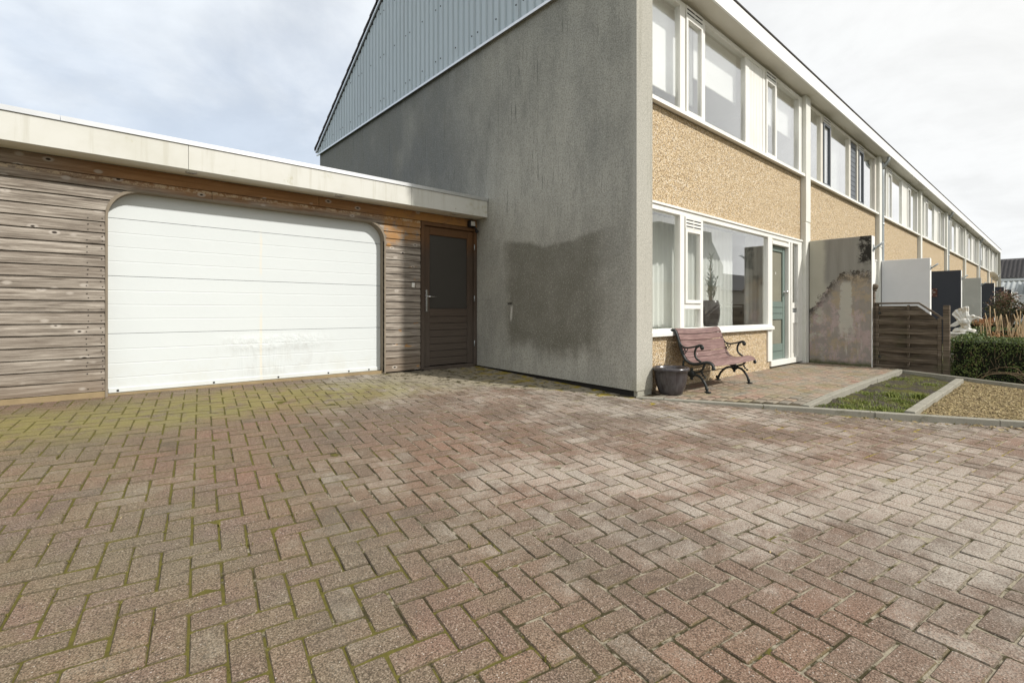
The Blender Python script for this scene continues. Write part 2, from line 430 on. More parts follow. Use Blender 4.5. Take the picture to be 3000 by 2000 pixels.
# --- white sheet and paint
def white_mat(name, col, dirt=.35, rough=.45, rust=0.0, vert=True):
    k = NT(name)
    c = k.mix(k.mul(k.step(k.noise(1.5, 5, .65), .42, .72), dirt), col, tuple(v*.80*w for v, w in zip(col, (1, .985, .90))))
    if vert:
        s = k.noise(1.0, 4, .65, vec=k.scale((16, 16, .9)))
        c = k.mix(k.mul(k.step(s, .52, .70), dirt*.8), c, tuple(v*.72*w for v, w in zip(col, (1, .97, .85))))
    if rust:
        c = k.mix(k.mul(k.step(k.vor(4.3), .045, .025), .75), c, (.16, .10, .05))
        c = k.mix(k.mul(k.step(k.noise(3.1, 6, .75), .60, .70), rust), c, (.36, .34, .20))
    return k.bsdf(c, rough, 0, k.bump(k.noise(4, 4), .06, .02), .4)
MT['fascia'] = white_mat('fascia_cladding', (.585, .585, .54), .5, .6, .5)
MT['houseboard'] = white_mat('white_eaves_board', (.82, .82, .80), .12, .5)
MT['soffit'] = white_mat('cream_soffit', (.66, .64, .57), .35, .6, vert=False)
MT['frame'] = white_mat('white_window_paint', (.78, .775, .73), .35, .4)
MT['frame_tan'] = white_mat('pale_tan_frame', (.66, .63, .56), .25, .45)
MT['pilaster'] = white_mat('painted_concrete_post', (.68, .68, .63), .4, .7)
def gdoor_mat():
    k = NT('white_garage_steel'); x, y, z = k.xyz()
    c = k.mix(k.noise(1.2, 4), (.575, .612, .615), (.625, .662, .66))
    low = k.mul(k.step(z, .75, .35), k.step(k.noise(5, 6, .7), .45, .7))
    c = k.mix(k.mul(low, .25), c, (.52, .51, .43))
    scf = k.mul(k.mul(k.band(x, 1.15, 2.35, .2), k.band(z, .36, .84, .08)), k.step(k.noise(7, 7, .75, vec=k.scale((1.6, 1, .7))), .50, .60))
    c = k.mix(k.mul(scf, .22), c, (.44, .44, .42))
    c = k.mix(k.mul(k.band(k.add(x, k.mul(k.noise(2, 3), .03)), 1.575, 1.60, .008), k.step(k.noise(2.5, 4), .3, .6)), c, (.66, .64, .57))
    k3 = k.band(k.add(x, k.mul(z, .01)), 1.25, 2.3, .25)
    dent = k.mul(k.mul(k3, k.band(z, .66, .80, .05)), k.noise(16, 4, .6, vec=k.scale((1, 1, 1))))
    dv = k.mul(k.mul(k.band(x, 1.35, 1.85, .1), k.band(z, .36, .70, .05)), k.noise(1, 3, .6, vec=k.scale((16, 1, 1.5))))
    h = k.add(k.add(k.mul(dent, 1.2), k.mul(dv, .8)), k.mul(k.noise(3, 3), .22))
    return k.bsdf(c, .55, 0, k.bump(h, .42, .03), .25)
MT['gdoor'] = gdoor_mat()
MT['alu'] = plain('aluminium_trim', (.70, .71, .71), .32, .85, .5, var=.1)
MT['zinc'] = plain('zinc_pipe', (.42, .45, .46), .4, .7, .5, var=.15)
def clad_mat():
    k = NT('grey_blue_cladding')
    c = k.mix(k.noise(1.0, 4), (.44, .515, .560), (.51, .585, .625))
    c = k.mix(k.mul(k.step(k.noise(1, 4, .6, vec=k.scale((10, 10, .4))), .52, .7), .25), c, (.33, .36, .37))
    return k.bsdf(c, .42, .0, None, .4)
MT['clad'] = clad_mat()
MT['tile'] = plain('dark_roof_tile', (.075, .070, .070), .75, var=.35, scale=5, bump=.3)
# --- glass: see-through with mirror reflection growing towards grazing angles
def glass_mat(name, tint=(.975, .985, .98), base=.05, amp=1.0):
    k = NT(name)
    fac = k.n('ShaderNodeLayerWeight', {'Blend': .5}).outputs['Facing']
    f = k.math('MINIMUM', k.add(k.mul(k.math('POWER', fac, 4.0), amp), base), 1.0)
    t = k.n('ShaderNodeBsdfTransparent', {0: tint}); g = k.n('ShaderNodeBsdfGlossy', {'Color': (1, 1, 1), 'Roughness': .0})
    m = k.n('ShaderNodeMixShader'); k.put(m.inputs[0], f); k.t.links.new(t.outputs[0], m.inputs[1]); k.t.links.new(g.outputs[0], m.inputs[2])
    k.t.links.new(m.outputs[0], k.out.inputs[0]); return k.m
MT['glass'] = glass_mat('window_glass', base=.10, amp=2.0)
k = NT('obscure_door_glass')
MT['obscure'] = k.bsdf(k.mix(k.noise(4, 3), (.20, .195, .150), (.27, .26, .20)), .18, 0, k.bump(k.vor(45), .35, .01), .6)
k = NT('dark_door_glass')
MT['darkglass'] = k.bsdf((.052, .048, .042), .30, 0, k.bump(k.vor(70), .15, .005), .45)
MT['green'] = white_mat('green_door_paint', (.165, .215, .190), .35, .4)
MT['chrome'] = plain('chrome', (.75, .75, .75), .15, 1.0)
MT['black'] = plain('black_plastic', (.015, .015, .016), .4)
MT['lamp_glass'] = plain('lamp_lens', (.55, .55, .52), .2)
MT['room'] = plain('dim_room_wall', (.60, .59, .54), .9)
MT['blind'] = plain('roller_blind_cloth', (.88, .88, .87), .8, var=.02)
MT['curtain'] = plain('net_curtain', (.88, .89, .85), .9, var=.03)
MT['darkpanel'] = plain('blue_grey_panel', (.125, .138, .155), .5, var=.1)
MT['iron'] = plain('painted_cast_iron', (.020, .024, .022), .5, .2, .5, var=.4, scale=30, bump=.3)
def slat_mat():
    k = NT('faded_red_slat'); r = k.orand()
    c = k.mix(r, (.112, .060, .054), (.158, .090, .080))
    g = k.noise(3, 5, .6, vec=k.scale((1.5, 30, 30)))
    c = k.mix(k.mul(k.step(g, .42, .62), .55), c, (.30, .20, .175))
    c = k.mix(k.step(k.vor(7), .05, .03), c, (.7, .68, .64))
    return k.bsdf(c, .55, 0, k.bump(g, .3, .003), .35)
MT['slat'] = slat_mat()
k = NT('glazed_pot'); 
MT['pot'] = k.bsdf(k.mix(k.step(k.noise(2, 4, .6, vec=k.scale((9, 9, 1))), .4, .7), (.040, .034, .036), (.075, .070, .072)), .24, 0, k.bump(k.noise(20, 3), .1, .01), .6)
MT['soil'] = plain('soil', (.050, .040, .030), .95, var=.6, scale=18, bump=.8)
k = NT('garden_soil')
c = k.mix(k.noise(9, 6, .7), (.035, .030, .024), (.120, .105, .085))
c = k.mix(k.mul(k.step(k.noise(3.2, 6, .7), .46, .58), .85), c, k.mix(k.noise(40, 3), (.050, .058, .014), (.165, .160, .036)))
c = k.mix(k.step(k.vor(45), .16, .1), c, (.25, .22, .17))
MT['gsoil'] = k.bsdf(c, .95, 0, k.bump(k.noise(45, 5, .7), 1.0, .03), .1)
k = NT('litter_ground')
MT['litter'] = k.bsdf(k.mix(k.noise(26, 5, .75), (.10, .078, .040), (.33, .26, .135)), .95, 0, k.bump(k.noise(60, 4, .7), 1.0, .02), .1)
k = NT('chips'); r = k.n('ShaderNodeAttribute', attribute_name='rnd').outputs['Fac']
MT['chips'] = k.bsdf(k.ramp(r, [(0, (.11, .078, .045)), (.35, (.29, .225, .12)), (.6, (.38, .30, .155)), (.8, (.20, .15, .085)), (1, (.48, .40, .24))]), .9, 0, None, .15)
def leaf_mat(name, stops, rough=.5):
    k = NT(name); r = k.n('ShaderNodeAttribute', attribute_name='rnd').outputs['Fac']
    return k.bsdf(k.ramp(r, stops), rough, 0, None, .35)
MT['hedge'] = leaf_mat('hedge_leaf', [(0, (.028, .050, .014)), (.5, (.095, .140, .034)), (.82, (.18, .225, .056)), (.93, (.19, .20, .06)), (1, (.26, .18, .09))])
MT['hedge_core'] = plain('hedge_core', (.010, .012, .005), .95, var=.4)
MT['grass'] = leaf_mat('grass_blade', [(0, (.060, .085, .016)), (.5, (.165, .205, .034)), (.9, (.25, .28, .055)), (1, (.30, .26, .11))], .6)
MT['moss'] = leaf_mat('joint_moss', [(0, (.060, .056, .012)), (.6, (.130, .115, .022)), (1, (.20, .18, .05))], .8)
MT['redleaf'] = leaf_mat('red_tip_leaf', [(0, (.030, .045, .016)), (.35, (.075, .088, .030)), (.6, (.13, .075, .045)), (.8, (.24, .16, .11)), (1, (.16, .045, .035))], .3)
MT['oliveleaf'] = leaf_mat('indoor_leaf', [(0, (.10, .13, .075)), (1, (.24, .27, .16))], .6)
MT['stalk'] = plain('dry_stalk', (.50, .37, .22), .8, var=.4, scale=12)
MT['twig'] = plain('dead_twig', (.27, .20, .13), .9, var=.3)
MT['drybloom'] = leaf_mat('dry_bloom', [(0, (.22, .10, .045)), (1, (.50, .27, .12))], .8)
k = NT('white_statue_paint')
c = k.mix(k.step(k.noise(9, 5, .65), .50, .66), (.76, .75, .70), (.52, .45, .33))
MT['statue'] = k.bsdf(c, .7, 0, k.bump(k.noise(55, 4), .5, .01), .25)
# --- garden wall finishes
def stained_wall():
    k = NT('stained_garden_wall'); x, y, z = k.xyz()
    t = k.mul(k.math('SUBTRACT', 3.17, y), 1/.95)            # 0 at the house, 1 at the free end
    n = k.noise(3.0, 10, .74, dist=.3); n2 = k.noise(9.0, 10, .80, dist=.2); n3 = k.noise(1.8, 8, .68)
    nn = k.math('SUBTRACT', n2, .5); n1_ = k.math('SUBTRACT', n, .5)
    c = k.mix(k.noise(2.2, 6, .65), (.37, .355, .29), (.48, .465, .395))
    grey = k.mul(k.step(k.add(t, k.mul(n1_, .12)), .20, .30), k.step(z, 1.35, 1.7))
    gc = k.mix(k.noise(1, 6, .65, vec=k.scale((1, 12, 1.1))), (.175, .168, .152), (.34, .33, .30))
    c = k.mix(k.mul(grey, .92), c, gc)
    za = k.math('SUBTRACT', 1.80, k.mul(k.math('MAXIMUM', k.math('SUBTRACT', .5, t), 0.0), 1.35))
    dz = k.add(k.math('SUBTRACT', za, z), k.add(k.mul(nn, .50), k.mul(n1_, .30)))        # > 0 below the ragged edge
    exp = k.step(dz, -.012, .012)
    pk = k.mix(n, (.31, .245, .232), (.50, .41, .395))
    och = k.mix(n2, (.29, .235, .170), (.43, .365, .275))
    grp = k.mix(n2, (.185, .170, .158), (.37, .345, .315))
    e = k.mix(k.step(k.add(k.noise(2.6, 7, .7, vec=k.scale((1, 2.0, .8))), k.mul(k.step(z, .5, 1.5), .12)), .50, .60), pk, och)
    e = k.mix(k.mul(k.step(k.noise(4.6, 10, .76), .45, .54), .82), e, grp)
    c = k.mix(exp, c, e)
    lf = k.mul(k.mul(exp, k.step(t, .30, .10)), k.step(n, .50, .54))
    c = k.mix(lf, c, (.44, .425, .36))
    mold = k.mul(k.mul(exp, k.step(k.add(dz, k.mul(nn, .5)), .30, .06)), k.step(n2, .43, .54))
    c = k.mix(k.mul(mold, .92), c, (.045, .042, .037))
    tr = k.mul(k.step(k.add(t, k.mul(nn, .35)), .78, .84), k.step(k.add(z, k.mul(nn, .4)), 1.90, 2.0))
    c = k.mix(k.mul(tr, k.step(n2, .38, .50)), c, (.040, .038, .034))
    half = k.step(z, .45, 1.7, .13, .075)
    dist_ = k.math('ABSOLUTE', k.math('SUBTRACT', t, .60))
    pale = k.mul(k.step(k.add(dist_, k.add(k.mul(nn, .30), k.mul(n1_, .2))), k.add(half, .012), k.add(half, -.012)), k.mul(k.step(z, 1.66, 1.58), k.step(k.add(z, k.mul(nn, 1.3)), .55, .85)))
    c = k.mix(k.mul(pale, .85), c, k.mix(n3, (.40, .385, .335), (.52, .505, .445)))
    drib = k.mul(k.mul(k.step(k.noise(1, 6, .7, vec=k.scale((1, 26, 2.2))), .56, .62), k.band(t, .42, .85, .1)), k.mul(k.step(z, .95, .8), k.step(z, .25, .4)))
    c = k.mix(k.mul(drib, .7), c, (.50, .48, .42))
    c = k.mix(k.step(k.add(z, k.mul(n2, .16)), .33, .22), c, (.105, .110, .060))
    return k.bsdf(c, .96, 0, k.bump(k.add(k.noise(70, 4), n2), .5, .008), .04)
MT['wall_stained'] = stained_wall()
MT['wall_white'] = plain('white_garden_wall', (.66, .67, .69), .8, var=.05, bump=.3)
MT['wall_dark'] = plain('anthracite_garden_wall', (.040, .045, .056), .75, var=.2, scale=40, bump=.4)
MT['wall_grey'] = plain('grey_garden_wall', (.40, .41, .385), .85, var=.18, scale=3, bump=.3)
MT['cap_white'] = plain('white_wall_end', (.74, .74, .71), .7, var=.05)
MT['sign'] = plain('brown_sign', (.085, .034, .024), .5)
MT['asphalt'] = plain('street', (.16, .135, .12), .9, var=.3, scale=2)
MT['lawn'] = plain('garden_ground', (.075, .085, .03), .95, var=.5, scale=5)
MT['oppwall'] = plain('opposite_wall', (.34, .30, .24), .9, var=.1)
MT['oppclad'] = plain('opposite_cladding', (.30, .31, .30), .6)
MT['farwhite'] = plain('far_white_boards', (.74, .75, .76), .6)
MT['corr'] = plain('corrugated_roof', (.30, .32, .32), .7, var=.25, scale=3)
MT['mint'] = plain('pale_green_trim', (.52, .64, .54), .6)
MT['dish'] = plain('dish_paint', (.46, .43, .35), .6)

# ------------------------------------------------------------------ levels
def H(u, v):
    z = .05*(v-1) if v > 1 else .012*(v-1)
    z += .009*(u-3)*(1-sstep(3.2, 6, v)) - .007*(u-2)*sstep(3.2, 6, v)
    return z
def PZ(v):                                     # patio and garden level
    return .14 if v >= 1.8 else .14-.05*(1.8-v)
KA, KB = Vector((4.655, 3.19)), Vector((6.53, .26))         # front edge of the kerb round the patio
kd = (KB-KA).normalized(); kn = Vector((-kd.y, kd.x))      # kn points to the patio side
KE = KA + kd*9.0
def kz(s): return .137-.058*s/3.48                         # kerb top level
def PZP(u, v):
    q = Vector((u, v))-KA; s = max(0, min(3.5, q.dot(kd))); d = q.dot(kn)
    return min(PZ(v), kz(s)+.002+max(0, d-.075)*.07)
def kside(u, v): return (Vector((u, v))-KA).dot(kn)

def grid(name, mat, x0, x1, y0, y1, nx, ny, fz, parent=None, keep=None, **kw):
    m = MB(); idx = {}
    for i in range(nx+1):
        for j in range(ny+1):
            x = x0+(x1-x0)*i/nx; y = y0+(y1-y0)*j/ny
            idx[i, j] = len(m.v); m.v.append((x, y, fz(x, y)))
    for i in range(nx):
        for j in range(ny):
            if keep and not keep(x0+(x1-x0)*(i+.5)/nx, y0+(y1-y0)*(j+.5)/ny): continue
            m.face((idx[i, j], idx[i+1, j], idx[i+1, j+1], idx[i, j+1]), True)
    return m.build(name, mat, parent, **kw)

# ------------------------------------------------------------------ ground
m = MB(); m.box(-400, 500, -400, 400, -1.2, -.40); m.build('ground', MT['lawn'], kind='structure')
m = MB(); m.box(-60, 120, -12.5, -5.5, -.38, -.14); m.build('road', MT['asphalt'], kind='structure')
driveway = grid('driveway', MT['joint'], -3.5, 9.2, -2.5, 6.6, 290, 210, lambda x, y: H(x, y)-.0042+.0040*mnoise.noise(Vector((x*7.3, y*7.3, 2))),
                keep=lambda x, y: kside(x, y) < .10 or x < 4.9, kind='structure')
def brick_mesh(l, w, hgt, seed, bev=.0045, cut=.007):
    r = random.Random(seed); m = MB()
    def ring(ins, z):
        c = cut; X = l/2-ins; Y = w/2-ins
        pts = [(X, -Y+c), (X, Y-c), (X-c, Y), (-X+c, Y), (-X, Y-c), (-X, -Y+c), (-X+c, -Y), (X-c, -Y)]
        return [(px, py, z) for px, py in pts]
    jit = [(r.uniform(-.0012, .0012), r.uniform(-.0012, .0012)) for _ in range(8)]
    b = 0
    for ins, z in ((0, -hgt), (0, -bev*1.1), (bev, 0)):
        m.v += [(p[0]+j[0], p[1]+j[1], p[2]) for p, j in zip(ring(ins, z), jit)]
    for k2 in range(2):
        for i in range(8):
            j = (i+1) % 8; m.face((k2*8+i, k2*8+j, k2*8+8+j, k2*8+8+i))
    m.face(range(16, 24)); return m
BV = [brick_mesh(.2066, .1008, .03, i, .0042, .007) for i in range(12)]
BVM = []
for b in BV:
    me = b.mesh('brick'); me.materials.append(MT['brick']); BVM.append(me)
th = R(-8.8); A = Vector((math.cos(th), math.sin(th))); B = Vector((-math.sin(th), math.cos(th)))
PW = .1066
OFF = A*0.7107+B*1.6451      # start of the bond
FWD = Vector((.6603, .7510)); RGT = Vector((.7510, -.6603))
def inframe(u, v, z, mg=1.06):
    d = u*FWD.x+v*FWD.y
    if d < .3: return None
    x = (u*RGT.x+v*RGT.y)/d; y = (z-CAMZ)/d
    if abs(x) > 1.05*mg or y < -.762*mg or y > .64*mg: return None
    return d
cand = []
for i in range(-110, 130):
    for j in range(-80, 110):
        q = (i+j) % 4
        if q == 0: c = A*((i+1)*PW)+B*((j+.5)*PW); ang = th
        elif q == 2: c = A*((i+.5)*PW)+B*((j+1)*PW); ang = th+R(90)
        else: continue
        u, v = c+OFF
        if v > 6.24 or u < -6 or u > 9.1 or v < -2.45: continue
        if v > 3.15 and u > 4.70: continue
        if kside(u, v) > .02: continue
        z = H(u, v); d = inframe(u, v, z, 1.04)
        if d is None:
            if u < -3.4 or v < -2.4: continue
            d = 60+math.hypot(u, v)      # outside the photograph: laid after everything in view
        cand.append((d, u, v, z, ang))
cand.sort()
def brick_matrix(u, v, z, ang, r):
    e = .02; nx = -(H(u+e, v)-H(u-e, v))/(2*e); ny = -(H(u, v+e)-H(u, v-e))/(2*e)
    nrm = Vector((nx+r.gauss(0, .008), ny+r.gauss(0, .008), 1)).normalized()
    q = Vector((0, 0, 1)).rotation_difference(nrm)
    return Matrix.Translation((u+r.gauss(0, .0008), v+r.gauss(0, .0008), z+r.gauss(0, .0012))) @ q.to_matrix().to_4x4() @ Matrix.Rotation(ang+r.gauss(0, .006), 4, 'Z')
rb = random.Random(3)
rest = MB()
for n, (d, u, v, z, ang) in enumerate(cand):
    M = brick_matrix(u, v, z, ang, rb)
    if n < 300:
        o = link('brick', BVM[rb.randrange(12)], driveway); o.matrix_world = M; o.matrix_basis = M
    else:
        src = BV[rb.randrange(12)]; b = len(rest.v); rv = rb.random()
        rest.v += [tuple(M @ Vector(p)) for p in src.v]
        for f in src.f: rest.face([b+i for i in f]); rest.a.append(rv)
rest.build('brick_field', MT['brick'], driveway, kind='stuff')

# kerb round the patio: separate stones
def kerb_run(name, p0, p1, width, side, ztop, depth, first, length, zfun=None):
    root = thing_struct(name)
    d = (p1-p0); L = d.length; d = d/L; nrm = Vector((-d.y, d.x))*side
    s = 0.0; nxt = first
    while s < L-.02:
        e = min(s+nxt, L); nxt = length
        pts = [p0+d*(s+.003), p0+d*(e-.003)]
        z0 = zfun(s) if zfun else ztop; z1 = zfun(e) if zfun else ztop
        mm = MB(); b = .006
        a0, a1 = pts; w = nrm*width
        off = nrm*rb.uniform(-.003, .003); dz = rb.uniform(-.002, .002)
        def P(p, t, z): q = p+nrm*t+off; return (q.x, q.y, z+dz)
        prof0 = [(0, z0-depth), (0, z0-b), (b, z0), (width-b, z0), (width, z0-b), (width, z0-depth)]
        prof1 = [(0, z1-depth), (0, z1-b), (b, z1), (width-b, z1), (width, z1-b), (width, z1-depth)]
        for t, z in prof0: mm.v.append(P(a0, t, z))
        for t, z in prof1: mm.v.append(P(a1, t, z))
        for i in range(6):
            j = (i+1) % 6; mm.face((i, j, 6+j, 6+i))
        mm.face((5, 4, 3, 2, 1, 0)); mm.face((6, 7, 8, 9, 10, 11))
        mm.build('kerb_stone', MT['kerb'], root)
        s = e
    return root
def thing_struct(name):
    o = bpy.data.objects.new(name, None); COL.objects.link(o); o['kind'] = 'structure'; return o
kerb_run('kerb', KA, KE, .075, 1, 0, .25, .30, 1.0, kz)
def on_kerb(v): s = (KA.y-v)/(-kd.y); return KA+kd*s+kn*.075
ka = on_kerb(1.76)
kerb_run('garden_kerb', Vector((ka.x+.01, 1.76)), Vector((10.0, 1.76)), .075, 1, .152, .25, .75, 1.0, lambda s: min(.152, .122+.03*s))
kc = on_kerb(.98)
kerb_run('garden_kerb', Vector((kc.x+.01, .98)), Vector((9.55, .98)), .085, 1, .118, .25, .6, 1.0, lambda s: .108+.004*s)
kerb_run('garden_kerb', Vector((10.03, 1.84)), Vector((9.35, -.9)), .07, 1, .14, .25, .9, 1.0, lambda s: .142-.036*s)

# patio
patio = grid('patio', MT['patio_joint'], 4.6, 10.3, 1.80, 3.42, 24, 8, lambda x, y: PZP(x, y)-.007,
             keep=None, kind='structure')
for v in list(patio.data.vertices):
    sdist = kside(v.co.x, v.co.y)
    if sdist < .03:
        p = Vector((v.co.x, v.co.y)) + kn*(.03-sdist); v.co.x, v.co.y = p.x, p.y; v.co.z = PZP(p.x, p.y)-.007
PV = [brick_mesh(.150, .098, .03, 100+i, .006, .010) for i in range(10)]
PVM = []
for b in PV:
    me = b.mesh('brick'); me.materials.append(MT['patio']); PVM.append(me)
pc = []
row = 0; v = 1.845+.05
while v < 3.40:
    u = 4.5+(row % 2)*.079+rb.uniform(-.02, .02)
    while u < 10.2:
        if kside(u, v) > .118 and not (u < 5.05 and v > 3.10): pc.append((u*FWD.x+v*FWD.y, u, v))
        u += .157+rb.uniform(-.004, .004)
    v += .1045; row += 1
pc.sort(); prest = MB()
for n, (d, u, v) in enumerate(pc):
    M = Matrix.Translation((u, v, PZP(u, v)+rb.gauss(0, .0016))) @ Matrix.Rotation(rb.gauss(0, .014), 4, 'X') @ Matrix.Rotation(rb.gauss(0, .014), 4, 'Y') @ Matrix.Rotation(rb.gauss(0, .018), 4, 'Z')
    if n < 300:
        o = link('brick', PVM[rb.randrange(10)], patio); o.matrix_basis = M
    else:
        src = PV[rb.randrange(10)]; b = len(prest.v); rv = rb.random()
        prest.v += [tuple(M @ Vector(p)) for p in src.v]
        for f in src.f: prest.face([b+i for i in f]); prest.a.append(rv)
prest.build('brick_field', MT['patio'], patio, kind='stuff')

# ------------------------------------------------------------------ garage
VG = 6.16
garage = thing('garage', 'low flat roofed garage with grey weathered board front, white door and pale eaves', 'garage', (1.6, VG, .22))
def board(u0, u1, z0, z1, v=VG, th_=.022, arcL=None, arcR=None, name='board', mat='board', parent=garage):
    """weatherboard with a slight lap tilt; arcL/arcR: function z->u limiting the right / left end"""
    N = 8
    m = MB(); g = .004
    zs = [z0+(z1-z0)*i/N for i in range(N+1)]
    zs[0] += 0.0
    fr, bk = [], []
    for z in zs:
        a = arcR(z) if arcR else u0; c = arcL(z) if arcL else u1
        t = (z-z0)/(z1-z0); front = v-th_+.008*t+max(0, t-.72)*.022
        fr.append(((a, front, z), (c, front, z))); bk.append(((a, v+.015, z), (c, v+.015, z)))
    b = 0
    for i in range(N):
        q = [fr[i][0], fr[i][1], fr[i+1][1], fr[i+1][0]]; k0 = len(m.v); m.v += q; m.face((k0, k0+1, k0+2, k0+3))
        q = [bk[i][1], bk[i][0], bk[i+1][0], bk[i+1][1]]; k0 = len(m.v); m.v += q; m.face((k0, k0+1, k0+2, k0+3))
        q = [fr[i][1], bk[i][1], bk[i+1][1], fr[i+1][1]]; k0 = len(m.v); m.v += q; m.face((k0, k0+1, k0+2, k0+3))
        q = [bk[i][0], fr[i][0], fr[i+1][0], bk[i+1][0]]; k0 = len(m.v); m.v += q; m.face((k0, k0+1, k0+2, k0+3))
    q = [bk[0][0], bk[0][1], fr[0][1], fr[0][0]]; k0 = len(m.v); m.v += q; m.face((k0, k0+1, k0+2, k0+3))
    q = [fr[-1][0], fr[-1][1], bk[-1][1], bk[-1][0]]; k0 = len(m.v); m.v += q; m.face((k0, k0+1, k0+2, k0+3))
    return m.build(name, MT[mat], parent)
RL, RR = .27, .24; OL, OR_, OT = .18, 3.08, 2.29
def arc_left(z):
    if z <= OT-RL: return OL
    dz = min(RL, z-(OT-RL)); return OL+RL-math.sqrt(max(0, RL*RL-dz*dz))
def arc_right(z):
    if z <= OT-RR: return OR_
    dz = min(RR, z-(OT-RR)); return OR_-RR+math.sqrt(max(0, RR*RR-dz*dz))
z = .33
while z < OT-.02:
    z1 = min(z+.1088, OT)
    if z1 > OT-.03: z1 = OT
    board(-4.2, OL, z+.002, z1-.004, arcL=arc_left if z1 > OT-RL else None)
    z = z1
z = .265
while z < OT-.02:
    z1 = min(z+.0965, OT)
    if z1 > OT-.03: z1 = OT
    board(OR_, 3.645, z+.002, z1-.004, arcR=arc_right if z1 > OT-RR else None)
    z = z1
board(-4.2, 1.05, OT+.002, 2.398, v=VG-.004); board(1.055, 3.36, OT+.002, 2.398, v=VG-.004); board(3.365, 3.645, OT+.002, 2.398, v=VG-.003)
board(-4.2, 2.2, 2.404, 2.528, v=VG+.006); board(2.205, 4.66, 2.404, 2.528, v=VG+.006)
m = MB(); rn = random.Random(5)
for i in range(18):
    zc = .33+.1088*i
    for u in (.03, .135):
        for dz in (.025, .070):
            if zc+dz < 2.0 and rn.random() < .85:
                a = u+rn.uniform(-.008, .008); b = zc+dz+rn.uniform(-.008, .008); m.box(a-.004, a+.004, VG-.0235, VG-.012, b-.004, b+.004)
m.build('nail_heads', MT['bitumen'], garage, kind='stuff')
# base strip and opening lining
m = MB(); m.box(-4.2, OL-.004, VG-.018, VG+.1, .0, .325, .004); m.build('base_board', MT['tan'], garage)
m = MB(); m.box(OL, OR_, VG+.02, VG+.2, -.02, .285); m.build('door_sill', MT['tan'], garage)
m = MB()
prof = [(OL, .25)]+[(arc_left(OT-RL+RL*math.sin(R(a))), OT-RL+RL*math.sin(R(a))) for a in range(0, 91, 10)]
prof += [(arc_right(OT-RR+RR*math.sin(R(a))), OT-RR+RR*math.sin(R(a))) for a in range(90, -1, -10)]+[(OR_, .25)]
out = [(p[0]+(-.02 if p[0] < 1.6 else .02), p[1]+(.02 if p[1] > 1.9 else 0)) for p in prof]
n = len(prof); b = len(m.v)
for (p, q) in zip(prof, out):
    m.v += [(p[0], VG-.026, p[1]), (p[0], VG+.105, p[1]), (q[0], VG-.026, q[1])]
for i in range(n-1):
    a = b+3*i; c = a+3
    m.face((a, c, c+1, a+1), True); m.face((a+2, c+2, c, a))
m.build('opening_lining', MT['lining'], garage)
# backing wall behind the boards
m = MB(); m.box(-4.2, OL-.03, VG+.02, VG+.12, .2, 2.6); m.box(OR_+.03, 3.66, VG+.02, VG+.12, .2, 2.6); m.box(OL-.03, 3.66, VG+.02, VG+.12, OT+.03, 2.6); m.box(3.66, 4.655, VG+.12, VG+.2, .2, 2.6)
m.build('wall', MT['bitumen'], garage)
# sectional door: four sections, each with shallow grooves
gdoor = thing('garage_door', '', '', (0, 0, 0)); del gdoor['label']; del gdoor['category']; adopt(gdoor, garage)
gdoor.empty_display_size = .1; gdoor.location = (0, 0, 0)
VD = VG+.10
secs = [(.292, .872), (.877, 1.447), (1.452, 2.022), (2.027, 2.45)]
for z0, z1 in secs:
    m = MB(); pts = [(VD, z0)]
    k0 = z0; zs = [z0+(.57)*i/4 for i in (1, 2, 3)]
    for zg in zs:
        if zg > z1-.02: break
        pts += [(VD, zg-.006), (VD+.0022, zg-.002), (VD+.0022, zg+.002), (VD, zg+.006)]
    pts += [(VD, z1-.004), (VD+.004, z1), (VD+.04, z1), (VD+.04, z0)]
    m.prism(pts, 0, OL-.04, OR_+.04); m.build('door_section', MT['gdoor'], gdoor)
m = MB(); m.box(OL+.005, OR_-.005, VD-.012, VD+.02, .288, .335, .004); m.build('bottom_rail', MT['gdoor'], gdoor)
m = MB(); m.box(OL+.002, OR_-.002, VD-.002, VD+.03, .262, .289); m.build('rubber_seal', MT['black'], gdoor)
m = MB()
for x in (.25, 1.08, 1.75, 2.35, 2.62, 2.9): m.box(x, x+.018, VD-.016, VD-.011, .30, .318)
m.build('bolt', MT['black'], gdoor, kind='stuff')
# eaves: fascia sheets, flashing, soffit, downlights
FV, FZ0, FZ1 = 5.86, 2.53, 2.775
for a, b in ((-4.3, -1.75), (-1.747, .797), (.80, 3.34), (3.343, 4.655)):
    m = MB(); m.box(a, b, FV, FV+.02, FZ0, FZ1, .002); m.build('fascia_panel', MT['fascia'], garage)
for a, b in ((-4.3, -2.3), (-2.297, -.153), (-.15, 1.9), (1.903, 4.655)):
    m = MB(); m.prism([(FV-.012, FZ1+.002), (FV-.012, FZ1+.047), (FV+.12, FZ1+.055), (FV+.12, FZ1+.03), (FV+.002, FZ1+.03), (FV+.002, FZ1+.002)], 0, a, b)
    m.build('roof_flashing', MT['alu'], garage)
m = MB(); m.box(-4.3, 4.655, FV+.02, VG+.02, FZ0+.004, FZ0+.03); m.build('soffit', MT['soffit'], garage)
m = MB(); m.box(-4.3, 4.655, FV+.12, 11.5, FZ1-.1, FZ1+.03); m.build('roof', MT['bitumen'], garage)
m = MB(); m.box(-4.3, -4.2, VG+.12, 11.5, .1, 2.7); m.box(-4.2, 4.65, 11.4, 11.5, .1, 2.7); m.build('back_wall', MT['bitumen'], garage)
for u in (-.75, .84, 2.40, 4.12):
    m = MB(); m.lathe([(.030, FZ0+.002), (.052, FZ0-.004), (.055, FZ0+.003)], u, 5.985, 18)
    d = m.build('downlight', MT['alu'], garage)
    m = MB(); m.lathe([(.001, FZ0-.0005), (.030, FZ0-.0005), (.030, FZ0+.003)], u, 5.985, 14); m.build('lens', MT['lamp_glass'], d)
